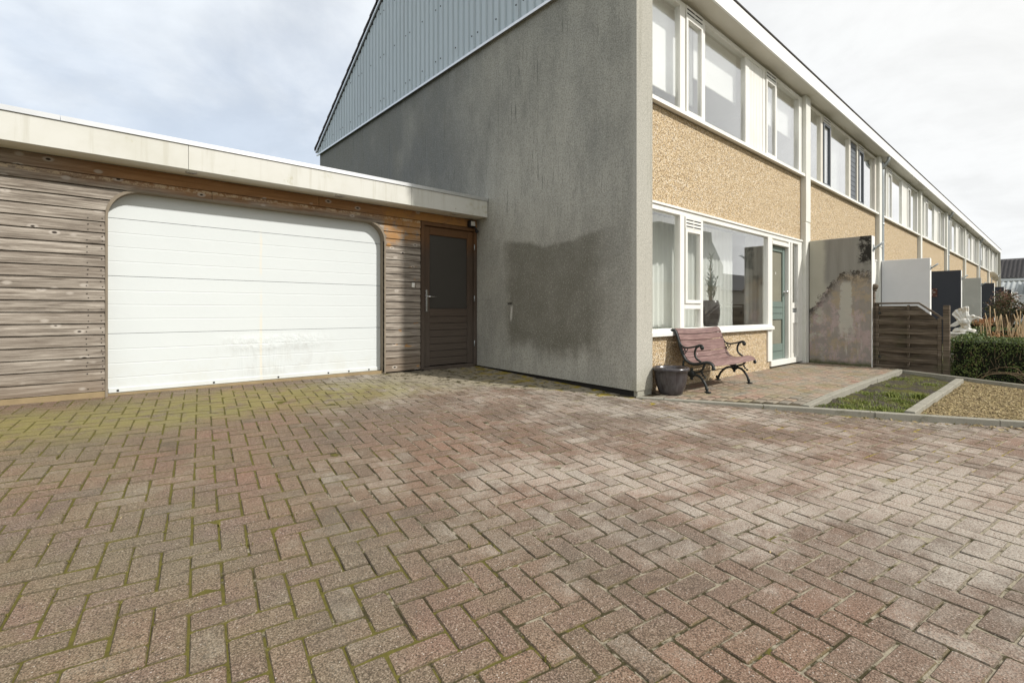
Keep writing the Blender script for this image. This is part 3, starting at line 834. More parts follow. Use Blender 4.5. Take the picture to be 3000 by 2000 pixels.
# side door
sd = bpy.data.objects.new('side_door', None); COL.objects.link(sd); adopt(sd, garage)
m = MB(); m.box(3.655, 3.705, VG-.03, VG+.10, .255, 2.395, .003); m.box(4.605, 4.655, VG-.03, VG+.10, .255, 2.395, .003); m.box(3.705, 4.605, VG-.03, VG+.10, 2.345, 2.395, .003); m.box(3.705, 4.605, VG-.03, VG+.1, .20, .285, .003)
m.build('door_frame', MT['doorwood_v'], sd)
for a, b in ((3.712, 3.815), (4.498, 4.600)):
    m = MB(); m.box(a, b, VG+.005, VG+.05, .29, 2.338, .003); m.build('stile', MT['doorwood_v'], sd)
for a, b in ((2.222, 2.338), (1.022, 1.135)):
    m = MB(); m.box(3.818, 4.495, VG+.008, VG+.05, a, b, .003); m.build('rail', MT['doorwood'], sd)
zz0 = 1.018
for i in range(7):
    hgt = .1015 if i < 6 else .114
    m = MB(); m.box(3.818, 4.495, VG+.014, VG+.045, zz0-hgt+.005, zz0, .004); m.build('board', MT['doorwood'], sd); zz0 -= hgt
m = MB(); m.box(3.816, 4.497, VG+.030, VG+.036, 1.14, 2.22); m.build('pane', MT['darkglass'], sd)
m = MB(); m.box(3.82, 4.49, VG+.047, VG+.06, .29, 2.3); m.build('door_backing', MT['bitumen'], sd)
m = MB(); m.box(3.748, 3.782, VG-.004, VG+.005, 1.09, 1.41, .002); m.tube([(3.765, VG, 1.31), (3.765, VG-.05, 1.31), (3.785, VG-.055, 1.31), (3.895, VG-.055, 1.312)], .010, 8)
m.lathe([(.016, 1.30), (.016, 1.32)], 3.765, VG-.01, 10)
m.build('handle', MT['chrome'], sd)
for z in (2.05, 1.25, .55):
    m = MB(); m.tube([(4.603, VG-.034, z), (4.603, VG-.034, z+.09)], .008, 8); m.build('hinge', MT['zinc'], sd)
m = MB(); m.box(3.500, 3.540, VG-.042, VG-.02, 1.435, 1.50, .003); m.box(3.510, 3.530, VG-.046, VG-.042, 1.455, 1.475); m.build('key_switch', MT['frame'], garage)
fl = bpy.data.objects.new('floodlight', None); COL.objects.link(fl); adopt(fl, garage)
m = MB(); m.box(4.47, 4.58, VG-.10, VG-.02, 2.40, 2.50, .01); m.tube([(4.53, VG-.02, 2.47), (4.53, VG+.0, 2.47)], .02, 8); m.tube([(4.56, VG-.08, 2.42), (4.585, VG-.09, 2.38), (4.59, VG-.1, 2.35)], .014, 8); m.build('lamp_housing', MT['black'], fl)
m = MB(); m.box(4.485, 4.565, VG-.108, VG-.1005, 2.415, 2.485, .003); m.build('lens', MT['lamp_glass'], fl)
m = MB(); m.ball((4.595, VG-.11, 2.335), .028, 10); m.build('motion_sensor', MT['black'], fl)

# ------------------------------------------------------------------ houses of the terrace
U0, V0, P = 4.663, 3.186, 5.39
PV_, GV = 3.28, 3.292           # pebble panel plane, glass plane
ZS, ZT = 3.605, 5.065          # upper window band
def pane(parent, u0, u1, z0, z1, v=GV, mat='glass'):
    m = MB(); m.box(u0, u1, v, v+.006, z0, z1); return m.build('pane', MT[mat], parent)
def vent_sash(parent, u0, u1, z0, z1, mat):
    """opening light: sash standing a little proud of the frame"""
    m = MB(); w = .045; a, b = 3.235, 3.29
    m.box(u0, u0+w, a, b, z0, z1, .004); m.box(u1-w, u1, a, b, z0, z1, .004)
    m.box(u0+w, u1-w, a+.001, b, z0, z0+w, .004); m.box(u0+w, u1-w, a+.001, b, z1-w, z1, .004)
    s = m.build('sash', mat, parent); return s
def grille(parent, u0, u1, z0, z1, mat, rows=3):
    m = MB(); m.box(u0, u1, 3.24, 3.27, z0, z1, .002)
    g = m.build('vent_grille', mat, parent)
    m = MB()
    h = (z1-z0)/(rows*2+1)
    for i in range(rows):
        za = z0+h*(2*i+1)
        for a, b in ((u0+.02, (u0+u1)/2-.012), ((u0+u1)/2+.012, u1-.02)): m.box(a, b, 3.236, 3.241, za, za+h*.55)
    m.build('slot', MT['black'], g, kind='stuff')
def upper_window(h, o, mat, infill='strips', first=False):
    """o: shift along the terrace"""
    L = (4.98 if first else 4.91)+o
    fr = MB(); a, b = 3.255, 3.325
    bars = [(5.72, 5.845), (6.285, 6.37), (7.64, 7.765), (8.285, 8.38), (8.795, 8.87), (9.90, 10.06)]
    for x0, x1 in bars: fr.box(x0+o, x1+o, a, b, ZS+.06, ZT-.06, .004)
    fr.box(L, L+.05, a, b, ZS+.06, ZT-.06, .004)
    fr.box(L, 10.06+o, a-.002, b, ZT-.065, ZT, .004); fr.box(L, 10.06+o, a-.002, b, ZS+.005, ZS+.07, .004)
    f = fr.build('window_frame', mat, h)
    m = MB(); m.prism([(3.20, 3.592), (3.20, 3.640), (3.26, 3.652), (3.26, 3.592)], 0, L, 10.06+o); m.build('window_sill', MT['frame'], h)
    g0, g1 = ZS+.07, ZT-.065
    for x0, x1 in ((L+.05, 5.72+o), (6.37+o, 7.64+o), (8.87+o, 9.90+o)): pane(f, x0, x1, g0, g1)
    for x0, x1 in ((5.845, 6.285), (8.38, 8.795)):
        x0 += o; x1 += o
        vent_sash(f, x0+.003, x1-.003, ZS+.05, ZT-.15, mat if mat != MT['frame_tan'] else MT['darkpanel'])
        pane(f, x0+.045, x1-.045, ZS+.09, ZT-.19, 3.262)
        grille(f, x0+.004, x1-.004, ZT-.148, ZT-.012, mat, 2)
    if infill == 'strips':
        n = 9; w = (8.285-7.765)/n
        for i in range(n):
            m = MB(); m.box(7.765+o+i*w+.003, 7.765+o+(i+1)*w-.003, 3.262, 3.30, g0, g1, .003); m.build('infill_strip', mat, f)
    else:
        n = 12; w = (g1-g0)/n
        for i in range(n):
            m = MB(); m.box(7.766+o, 8.284+o, 3.285, 3.31, g0+i*w+.003, g0+(i+1)*w-.003, .003); m.build('infill_slat', MT['darkpanel'], f)
    m = MB(); m.box(7.70+o, 8.34+o, 3.312, 3.35, g0-.02, g1+.02); m.build('infill_backing', MT['bitumen'], f)
    return f
def lower_front(h, o, mat, first=False, doormat='green'):
    L = (4.98 if first else 4.91)+o
    a, b = 3.255, 3.345; zb, zt = .805, 2.42
    fr = MB()
    for x0, x1 in ((5.72, 5.825), (6.245, 6.315), (8.50, 8.675), (9.40, 9.48), (9.52, 9.585), (9.86, 10.06)):
        lo = zb if x0 < 8.4 else .20
        fr.box(x0+o, x1+o, a, b, lo+.06, zt-.06, .004)
    fr.box(L, L+.045, a, b, zb+.06, zt-.06, .004)
    fr.box(L, 10.06+o, a-.002, b, zt-.10, zt-.035, .004)
    fr.box(L, 10.06+o, a-.02, b, zt-.034, zt-.004, .003)
    fr.box(L, 8.50+o, a-.002, b, zb+.02, zb+.075, .004)
    fr.box(5.825+o, 6.245+o, a+.002, b, 1.125, 1.195, .004)
    fr.box(8.62+o, 10.06+o, a-.004, b, .17, .262, .004)                 # door sill
    fr.box(8.675+o, 9.40+o, a-.006, b, 2.225, 2.285, .004)               # lintel bar over the door
    f = fr.build('window_frame', mat, h)
    m = MB(); m.prism([(3.215, .795), (3.215, .840), (3.26, .862), (3.26, .795)], 0, L, 8.66+o); m.build('window_sill', MT['frame'], h)
    pane(f, L+.045, 5.72+o, .875, 2.325); pane(f, 6.315+o, 8.50+o, .875, 2.325); pane(f, 5.825+o, 6.245+o, .875, 1.13)
    vent_sash(f, 5.828+o, 6.242+o, 1.198, 2.165, mat); pane(f, 5.87+o, 6.20+o, 1.24, 2.12, 3.262)
    grille(f, 5.828+o, 6.242+o, 2.168, 2.318, mat, 3)
    m = MB(); m.box(8.68+o, 9.395+o, 3.275, 3.30, 2.287, 2.32, .003); m.build('transom_board', MT['soffit'], f)
    # sidelight
    m = MB(); m.box(9.585+o, 9.86+o, 3.285, 3.33, .262, .34, .004); m.box(9.585+o, 9.86+o, 3.275, 3.33, .88, 1.075, .004); m.box(9.585+o, 9.86+o, 3.275, 3.33, 1.15, 1.25, .004); m.box(9.60+o, 9.845+o, 3.292, 3.32, .34, .88, .004); m.box(9.70+o, 9.712+o, 3.288, 3.293, .345, .875)
    m.build('sidelight_panel', mat, f)
    m = MB(); m.box(9.60+o, 9.845+o, 3.280, 3.30, 1.085, 1.14, .003); m.build('letterbox', MT['zinc'], f)
    pane(f, 9.585+o, 9.86+o, 1.25, 2.325, 3.29)
    # door leaf
    d = bpy.data.objects.new('front_door', None); COL.objects.link(d); adopt(d, h)
    dm = MT[doormat]
    for x0, x1 in ((8.68, 8.765), (9.29, 9.395)):
        m = MB(); m.box(x0+o, x1+o, 3.315, 3.36, .268, 2.222, .004); m.build('stile', dm, d)
    for z0, z1 in ((2.13, 2.222), (1.165, 1.262), (1.06, 1.158), (.955, 1.053), (.405, .53), (.268, .398)):
        m = MB(); m.box(8.767+o, 9.288+o, 3.318, 3.358, z0, z1, .004); m.build('rail', dm, d)
    for z0, z1 in ((1.265, 2.128), (.533, .952)):
        m = MB(); m.box(8.767+o, 9.288+o, 3.338, 3.344, z0, z1); m.build('pane', MT['obscure'], d)
    m = MB(); m.box(9.02+o, 9.035+o, 3.334, 3.338, 1.735, 1.775); m.build('sticker', MT['cap_white'], d)
    m = MB(); m.box(8.675+o, 9.4+o, 3.362, 3.38, .2, 2.28); m.build('door_backing', MT['room'], d)
    m = MB(); m.tube([(9.345+o, 3.315, 1.435), (9.345+o, 3.275, 1.435)], .012, 8); m.ball((9.345+o, 3.262, 1.435), .030, 12, (1, .75, 1)); m.tube([(9.345+o, 3.316, 1.435), (9.345+o, 3.311, 1.435)], .026, 12)
    m.build('door_knob', MT['chrome'], d)
    return f
def shell(h, o, first=False, mid=True):
    """floor, ceiling, back and party walls so the rooms behind the glass are real"""
    L = (4.98 if first else 4.91)+o; Rr = 10.06+o
    m = MB(); m.box(L, Rr+.02, 3.40, 7.0, 2.43, 2.62); m.box(L, Rr+.02, 3.37, 7.0, 5.08, 5.2); m.box(L, Rr+.02, 6.9, 7.0, .15, 5.1); m.box(L, Rr+.02, 3.42, 7.0, .10, .24)
    m.box(Rr+.02, Rr+.22, 3.42, 7.0, .15, 5.2)
    m.build('inner_wall', MT['room'], h)
    m = MB(); m.box(L, 8.60+o, 3.38, 3.62, .83, .868); m.build('inner_sill', MT['frame'], h)
    m = MB(); m.box(L, Rr, PV_, 3.42, 2.42, 3.592); m.build('pebble_panel', MT['pebble'], h)
    m = MB(); m.box(L, 8.62+o, PV_, 3.42, .05, .795); m.build('pebble_panel', MT['pebble'], h)
def eaves(h, x0, x1):
    m = MB(); m.box(x0, x1, 3.0, 3.025, 5.105, 5.335, .002); m.build('fascia', MT['houseboard'], h)
    m = MB(); m.box(x0, x1, 3.025, 3.40, 5.110, 5.130); m.build('soffit', MT['soffit'], h)
    m = MB(); m.box(x0, x1, 2.985, 3.06, 5.337, 5.360, .003); m.build('roof_edge', MT['tile'], h)
    m = MB(); m.prism([(3.05, 5.352), (8.0, 8.36), (8.0, 8.26), (3.10, 5.30)], 0, x0, x1); m.prism([(8.004, 8.38), (13.05, 5.38), (12.95, 5.30), (8.004, 8.27)], 0, x0, x1)
    m.build('roof', MT['tile'], h)
def post(h, o):
    m = MB(); m.box(10.06+o, 10.30+o, V0, 3.42, 2.76, 5.108, .004); m.box(10.06+o, 10.30+o, V0+.004, 3.42, .05, 2.735, .004); m.box(10.068+o, 10.292+o, V0+.012, 3.42, 2.735, 2.76)
    return m.build('post', MT['pilaster'], h)
def pipe(h, o):
    m = MB(); x = 10.36+o
    m.tube(smooth_path([(x, 3.06, 5.11), (x, 3.06, 5.05), (x, 3.09, 4.98), (x, 3.16, 4.88), (x, 3.19, 4.80), (x, 3.19, 4.6), (x, 3.19, .1)], 3), .038, 10)
    m.tube([(x, 3.19, 3.35), (x, 3.19, 3.40)], .046, 10)
    m.build('downpipe', MT['zinc'], h)

end = thing('house', 'end house with tall bare grey rendered side wall and ribbed metal gable', 'house', (U0+2.7, 3.19, .14))
# gable side wall
m = MB()
m.prism([(V0, .200), (6.2, .250), (12.93, .25), (12.93, 5.235), (V0, 5.235)], 0, U0, 4.98)
m.box(U0+.035, 4.98, V0+.012, 3.40, .02, .1995)
m.build('gable_wall', MT['stucco'], end)
m = MB(); m.prism([(V0+.06, -.05), (12.9, -.05), (12.9, .245), (6.2, .245), (V0+.06, .196)], 0, U0+.03, 4.90); m.build('plinth', MT['bitumen'], end)
# ribbed cladding sheets on the gable
def roofz(v): return 5.41+(v-2.98)*.6024 if v <= 8.0 else 8.434-(v-8.0)*.6024
w = 1.05; v = 3.02
while v < 13.0:
    v1 = min(v+w, 13.0); m = MB()
    pts = []
    n = max(1, round((v1-v)/.15)); pw = (v1-v)/n
    for i in range(n):
        a = v+i*pw
        pts += [(a, 0), (a+pw*.56, 0), (a+pw*.66, .028), (a+pw*.90, .028)]
    pts.append((v1, 0))
    b = len(m.v)
    for (vv, dx) in pts:
        m.v.append((U0-.036+dx*1.0, vv, 5.20)); m.v.append((U0-.036+dx*1.0, vv, roofz(vv)-.07))
    for i in range(len(pts)-1): m.face((b+2*i, b+2*i+1, b+2*i+3, b+2*i+2))
    # thickness
    c = len(m.v)
    for (vv, dx) in pts:
        m.v.append((U0-.033+dx, vv, 5.20)); m.v.append((U0-.033+dx, vv, roofz(vv)-.07))
    for i in range(len(pts)-1): m.face((c+2*i+2, c+2*i+3, c+2*i+1, c+2*i))
    sh = m.build('cladding_sheet', MT['clad'], end)
    m = MB()
    for zr in (5.45, 6.35, 7.25):
        for i in range(0, n, 3):
            vv = v+i*pw+pw*.3
            if zr < roofz(vv)-.15: m.box(U0-.042, U0-.035, vv-.010, vv+.010, zr-.010, zr+.010)
    if m.v: m.build('screw', MT['black'], sh, kind='stuff')
    v = v1+.004
m = MB(); m.prism([(U0-.062, 5.168), (U0-.062, 5.205), (U0-.03, 5.222), (U0, 5.222), (U0, 5.19), (U0-.055, 5.168)], 1, 2.99, 13.03); m.build('drip_flashing', MT['alu'], end)
m = MB(); m.prism([(3.0, 5.236), (8.0, 8.25), (12.95, 5.28), (12.93, 5.236)], 0, U0+.01, U0+.2); m.build('gable_backing', MT['bitumen'], end)
# verge: trim strip and stepped edge tiles on both slopes
for side in (0, 1):
    L = math.hypot(5.0, 3.012); n = 17
    m = MB()
    if side == 0: m.prism([(2.98, 5.33), (8.0, 8.354), (8.0, 8.30), (2.98, 5.28)], 0, U0-.075, U0-.025)
    else: m.prism([(8.003, 8.354), (13.06, 5.31), (13.06, 5.26), (8.003, 8.30)], 0, U0-.075, U0-.025)
    m.build('verge_trim', MT['alu'], end)
    for i in range(n):
        t0, t1 = i/n, (i+1.12)/n
        va = (2.96+5.04*t0) if side == 0 else (13.10-5.10*t0); vb = (2.96+5.04*min(t1, 1)) if side == 0 else (13.10-5.10*min(t1, 1))
        za, zb = roofz(va)-.03, roofz(vb)-.03
        m = MB()
        lift = .035
        m.prism([(va, za-.01), (va, za+.065), (vb, zb+.030), (vb, zb-.01)], 0, U0-.09, U0+.16)
        m.build('roof_tile', MT['tile'], end)
upper_window(end, 0, MT['frame'], 'strips', True); lower_front(end, 0, MT['frame'], True); shell(end, 0, True)
eaves(end, 4.62, 10.18); post(end, 0)

def house_base(o, label):
    return thing('house', label, 'house', (7.3+o, 3.19, .14), 'houses of the terrace')
h1 = house_base(P, 'second house of the terrace, with a dark blue slatted panel among its upper windows')
upper_window(h1, P, MT['frame_tan'], 'slats'); lower_front(h1, P, MT['frame'], doormat='frame'); shell(h1, P)
eaves(h1, 10.183, 10.18+P); post(h1, P)
labels = ['third house of the terrace, its lower front hidden behind the white garden wall',
          'fourth house of the terrace, its lower front hidden behind the first anthracite garden wall',
          'fifth house of the terrace, its lower front hidden behind the grey concrete garden wall',
          'sixth house of the terrace, rising behind the bush with red leaf tips',
          'seventh house of the terrace, last but one before the dark tiled roof',
          'last house of the terrace, at the far end beside the dark tiled roof']
h2 = house_base(2*P, labels[0])
upper_window(h2, 2*P, MT['frame'], 'strips'); lower_front(h2, 2*P, MT['frame'], doormat='frame'); shell(h2, 2*P)
eaves(h2, 10.183+P, 10.18+2*P); post(h2, 2*P)
houses = [end, h1, h2]
for i, lb in enumerate(labels[1:]):
    c = copy_tree(h2); c.location = Vector(h2.location)+Vector((P*(i+1), 0, 0)); c['label'] = lb; houses.append(c)
for kx in (1, 3, 5):
    pipe(houses[kx], P*kx)
end['group'] = 'houses of the terrace'
# far gable end of the row
m = MB(); xe = 10.18+7*P+.14
m.prism([(3.0, .05), (12.9, .05), (12.95, 5.3), (8, 8.25), (3.05, 5.3)], 0, xe, xe+.1); m.build('end_wall', MT['stucco'], houses[-1])

# roller blinds and curtains behind the glass
def blind(u0, u1, zb, label, v=3.42, zt=5.07):
    b = thing('roller_blind', label, 'blind', ((u0+u1)/2, v, zt), 'roller blinds in the upper windows of the end house')
    m = MB(); m.box(u0, u1, v, v+.004, zb, zt); m.build('cloth', MT['blind'], b)
    m = MB(); m.tube([(u0, v+.002, zb), (u1, v+.002, zb)], .010, 8); m.build('bottom_bar', MT['frame'], b)
blind(5.0, 6.33, 3.93, 'white roller blind pulled far down in the upper window next to the grey pier')
blind(6.36, 7.68, 4.33, 'white roller blind half down in the widest upper window of the end house')
blind(8.34, 9.98, 4.33, 'white roller blind half down in the upper window beside the first post')
def curtain(u0, u1, z0, z1, v, label, wl_=.11, amp=.025, group='net curtains behind the ground floor windows', seed=0):
    m = MB(); n = int((u1-u0)/.014); r = random.Random(seed); ph = r.uniform(0, 6)
    for i in range(n+1):
        u = u0+(u1-u0)*i/n
        y = v+amp*math.sin(u/wl_*6.283+ph+1.3*math.sin(u*5+ph))*(.7+.3*math.sin(u*3.1+ph))
        m.v += [(u, y, z0), (u, y, z1), (u, y+.003, z0), (u, y+.003, z1)]
    for i in range(n):
        a = 4*i; c = a+4
        m.face((a, c, c+1, a+1), True); m.face((c+2, a+2, a+3, c+3), True)
    m.face((0, 1, 3, 2)); e = 4*n; m.face((e, e+2, e+3, e+1))
    o = m.build('curtain', MT['curtain'], None); tag(o, label, 'curtain', group); return o
curtain(5.02, 6.40, .26, 2.40, 3.66, 'pale net curtain behind the narrow ground floor pane next to the grey pier', seed=1, wl_=.13)
curtain(6.50, 6.98, .26, 2.40, 3.68, 'pale net curtain behind the narrow opening window left of the vase', seed=2)
curtain(7.02, 8.12, .26, 2.40, 3.70, 'pale net curtain behind the potted plant in the big ground floor window', seed=3, wl_=.12)
curtain(8.55, 9.45, .26, 2.40, 3.66, 'pale net curtain at the door end of the big ground floor window', seed=4, wl_=.16)
for i, hname in enumerate(['second', 'third', 'fourth', 'fifth', 'sixth', 'seventh', 'last']):
    o = P*(i+1)
    curtain(6.3+o, 7.72+o, 2.7, 5.05, 3.48, 'pale curtain in the middle upper window of the %s house of the terrace' % hname, wl_=.16, amp=.02, group='pale curtains in upper windows of the terrace', seed=20+i)
    if i % 3 != 1:
        curtain(4.98+o, 5.74+o, 2.7, 5.05, 3.48, 'pale curtain in the first upper window of the %s house of the terrace' % hname, wl_=.16, amp=.02, group='pale curtains in upper windows of the terrace', seed=40+i)

# ------------------------------------------------------------------ garden walls between the front gardens
def holder(w, x, mat='zinc', z=2.22):
    m = MB(); m.box(x+.06, x+.14, 2.206, 2.216, z-.09, z+.03, .002)
    m.tube([(x+.10, 2.212, z-.05), (x+.10, 2.07, z+.06)], .019, 10, cap=True); m.build('flagpole_holder', MT[mat], w)
wl_specs = [('wall_stained', 'badly stained garden wall with peeling pink and black patches beside the green door'),
            ('wall_white', 'clean white garden wall behind the wooden gate'),
            ('wall_dark', 'anthracite garden wall carrying a small brown house sign'),
            ('wall_grey', 'plain grey concrete garden wall behind the white eagle statue'),
            ('wall_dark', 'anthracite garden wall with a sloping top corner, behind the bush'),
            ('wall_dark', 'anthracite garden wall carrying the satellite dish'),
            ('wall_dark', 'anthracite garden wall just before the white far one'),
            ('wall_white', 'last white garden wall beside the far shed')]
gwalls = []
for i, (mt, lb) in enumerate(wl_specs):
    x = 10.2+P*i
    w = thing('garden_wall', lb, 'wall', (x+.1, 2.7, .1), 'garden walls between the front doors')
    m = MB(); top = 2.405
    if i == 4: m.prism([(2.222, .0), (3.178, .0), (3.178, 2.28), (2.95, top), (2.222, top)], 0, x, x+.20)
    else: m.box(x, x+.20, 2.222, 3.178, .0, top, .006)
    m.build('wall', MT[mt], w)
    m = MB(); m.box(x+.002, x+.198, 2.214, 2.2215, .02, top-.002); m.build('end_face', MT['cap_white' if mt != 'wall_grey' else 'wall_grey'], w)
    if i in (0, 1, 2, 3, 5): holder(w, x, 'zinc', 2.22-.02*i)
    gwalls.append(w)
x = 10.2+2*P
sg = thing('house_sign', 'small brown sign with white writing and a 7 on the dark garden wall', 'sign', (x-.02, 2.72, 1.6))
# ------------------------------------------------------------------ lettering on the brown sign
sg_y0, sg_y1, sg_z0, sg_z1 = 2.79, 3.06, 1.56, 1.84
m = MB(); m.box(x-.022, x-.002, sg_y0, sg_y1, sg_z0, sg_z1, .003); m.build('plate', MT['sign'], sg)
m = MB()
for y, z in ((sg_y0+.025, sg_z0+.025), (sg_y1-.025, sg_z0+.025), (sg_y0+.025, sg_z1-.025), (sg_y1-.025, sg_z1-.025)): m.ball((x-.024, y, z), .012, 6)
m.build('screw', MT['chrome'], sg, kind='stuff')
def text(body, size, loc, rot, mat, parent, name='lettering', ext=.001):
    cu = bpy.data.curves.new(name, 'FONT'); cu.body = body; cu.size = size; cu.extrude = ext; cu.resolution_u = 2
    o = bpy.data.objects.new(name, cu); COL.objects.link(o); o.rotation_euler = rot; o.location = loc
    bpy.context.view_layer.update()
    me = bpy.data.meshes.new_from_object(o.evaluated_get(bpy.context.evaluated_depsgraph_get()))
    M = o.matrix_world.copy(); bpy.data.objects.remove(o); me.transform(M); me.materials.clear(); me.materials.append(mat)
    return link(name, me, parent)
rt = (R(90), 0, R(-90))
text('onck', .055, (x-.0235, 3.00, 1.762), rt, MT['cap_white'], sg)
text('d arom', .055, (x-.0235, 3.00, 1.700), rt, MT['cap_white'], sg)
text('17', .080, (x-.0235, 2.985, 1.597), rt, MT['cap_white'], sg)

# ------------------------------------------------------------------ gate
gx = 10.30
gate = thing('garden_gate', 'dark wooden gate with a cut off upper corner and woven horizontal slats', 'gate', (gx, 1.75, .12))
m = MB(); m.box(gx-.03, gx+.03, 2.135, 2.185, .115, 1.215, .004); m.build('gate_upright', MT['fence'], gate)
m = MB(); m.box(gx-.03, gx+.03, 1.315, 1.365, .105, .985, .004); m.build('gate_upright', MT['fence'], gate)
m = MB(); m.box(gx-.02, gx+.02, 1.72, 1.752, .12, 1.20, .004); m.build('gate_upright', MT['fence'], gate)
m = MB(); m.box(gx-.034, gx+.034, 1.60, 2.19, 1.2155, 1.245, .004); m.build('top_rail', MT['fence'], gate)
m = MB(); m.prism([(1.60, 1.2155), (1.60, 1.245), (1.30, .998), (1.30, .962)], 0, gx-.034, gx+.034); m.build('sloping_rail', MT['fence'], gate)
zb = .10
i = 0
while zb < 1.14:
    hgt = .088; z0, z1 = zb, zb+hgt
    front = (i % 2 == 0)
    xa = gx-.030 if front else gx+.002
    # woven slat bows round the middle upright
    def lim(z): return 1.366 if z < .985 else 1.366+(z-.985)*(.30/.25)
    m = MB(); n = 8; y1_ = 2.134; ya = lim(z0+.012); yb = lim(z1+.012)
    if y1_-ya > .2:
        for k2 in range(n+1):
            y = ya+(y1_-ya)*k2/n; yt = yb+(y1_-yb)*k2/n; bow = math.exp(-((y-1.736)/.14)**2)*.022*(-1 if front else 1)
            tl = .035 if (z1 > 1.08) else 0.0
            dz = tl*(y1_-y)/.6 if z1 > 1.08 else 0.0
            for xx in (xa+bow, xa+bow+.010):
                m.v += [(xx, y, z0), (xx, yt, z1-.004)]
        for k2 in range(n):
            a = 4*k2; c = a+4
            m.face((a, a+1, c+1, c)); m.face((c+2, c+3, a+3, a+2)); m.face((a+1, a+3, c+3, c+1)); m.face((a+2, a, c, c+2))
        m.face((0, 2, 3, 1)); e = 4*n; m.face((e, e+1, e+3, e+2))
        m.build('slat', MT['fence'], gate)
    zb += .077; i += 1
m = MB(); m.box(gx-.06, gx+.0, 2.105, 2.13, .30, .335, .002); m.box(gx-.06, gx+.0, 2.105, 2.13, 1.05, 1.085, .002); m.build('hinge', MT['iron'], gate)
p1 = thing('gate_post', 'tall dark gate post topped by a round ball against the stained garden wall', 'post', (gx, 2.20, .1))
m = MB(); m.box(gx-.045, gx+.035, 2.188, 2.216, .0, 1.44, .004) if False else m.box(gx-.055, gx+.035, 2.19, 2.2135-.001, .0, 1.44, .004); m.build('post', MT['fence'], p1)
m = MB(); m.lathe([(.012, 1.44), (.03, 1.45), (.022, 1.475)], gx-.01, 2.19, 10); m.ball((gx-.01, 2.19, 1.52), .052, 12); m.build('ball_finial', MT['fence'], p1)
p2 = MB(); p2.box(gx-.035, gx+.045, 1.218, 1.298, .0, 1.19, .005); p2 = p2.build('gate_post', MT['fence']); tag(p2, 'plain square wooden gate post at the hedge end of the gate', 'post')

# ------------------------------------------------------------------ hedges and plants
def leaf(m, p, size, r, nrm=None, droop=0.0, aspect=.55):
    d = Vector((r.gauss(0, 1), r.gauss(0, 1), r.gauss(0, .7)))
    if nrm is not None: d += nrm*1.1
    d.normalize(); s = d.orthogonal().normalized(); s = Matrix.Rotation(r.uniform(0, 6.28), 3, d) @ s
    t = d.cross(s); L = size*r.uniform(.7, 1.25); w = L*aspect
    b = len(m.v); p = Vector(p)
    m.v += [tuple(p-s*L*.5), tuple(p+t*w*.5+d*w*.15), tuple(p+s*L*.5), tuple(p-t*w*.5+d*w*.15)]
    m.face((b, b+1, b+2)); m.face((b, b+2, b+3))
    return 2
def hedge(label, x0, x1, y0, y1, z0, z1, count, size, seed, inner=.028):
    r = random.Random(seed)
    h = thing('hedge', label, 'hedge', ((x0+x1)/2, (y0+y1)/2, z0), 'clipped hedges of the front gardens')
    # lumpy core
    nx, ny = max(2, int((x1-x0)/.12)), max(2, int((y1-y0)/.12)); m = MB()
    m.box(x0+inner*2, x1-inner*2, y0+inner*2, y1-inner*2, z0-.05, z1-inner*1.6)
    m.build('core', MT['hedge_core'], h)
    m = MB()
    ax = (y1-y0)*(z1-z0); ay = (x1-x0)*(z1-z0); at = (x1-x0)*(y1-y0); tot = 2*ax+2*ay+at
    for i in range(count):
        q = r.random()*tot; dep = abs(r.gauss(0, .055))
        X, Y, Z = r.uniform(x0, x1), r.uniform(y0, y1), r.uniform(z0, z1)
        if q < ax: X = x0+dep; nr = Vector((-1, 0, 0))
        elif q < 2*ax: X = x1-dep; nr = Vector((1, 0, 0))
        elif q < 2*ax+ay: Y = y0+dep; nr = Vector((0, -1, 0))
        elif q < 2*ax+2*ay: Y = y1-dep; nr = Vector((0, 1, 0))
        else: Z = z1-dep; nr = Vector((0, 0, 1))
        pn = mnoise.noise(Vector((X, Y, Z))*4.2+Vector((seed, 0, 0)))
        if pn < -.28 and r.random() < .55: continue
        p = Vector((X, Y, Z))+nr*(pn*.085+.01)
        # round the shoulders
        e = max(0, Z-(z1-.10)); p -= nr*e*.25 if nr.z == 0 else Vector((0, 0, 0))
        k2 = leaf(m, p, size, r, nr)
        val = min(.92, max(0, r.gauss(.42+pn*.3, .22)))
        if r.random() < .035 and Z < z0+.75*(z1-z0): val = 1.0
        m.a += [val]*k2
    m.build('foliage', MT['hedge'], h, kind='stuff')
    m = MB()
    for i in range(int(count/90)):
        X, Y, Z = x0+r.uniform(.0, .12), r.uniform(y0, y1), r.uniform(z0, z1-.12)
        d = Vector((r.gauss(0, .4), r.gauss(0, .5), 1)).normalized()*r.uniform(.06, .22)
        m.tube([(X, Y, Z), tuple(Vector((X, Y, Z))+d)], [.003, .0015], 4)
    m.build('twigs', MT['twig'], h, kind='stuff')
    return h
hedge('long dark clipped box hedge right behind the gravel bed and the gate post', 10.36, 11.55, -1.6, 1.24, .05, .66, 30000, .028, 5)
hedge('sunlit side arm of the clipped hedge running back towards the eagle statue', 11.58, 13.2, .97, 1.26, .05, .67, 6000, .032, 8)
hedge('low clipped hedge behind the bare dry stalks', 15.6, 16.5, -.6, 1.75, .1, .70, 6000, .035, 6)
hedge('farther clipped hedge in front of the red tipped bush', 20.9, 21.9, -1.2, 2.05, .1, .74, 5000, .045, 7)
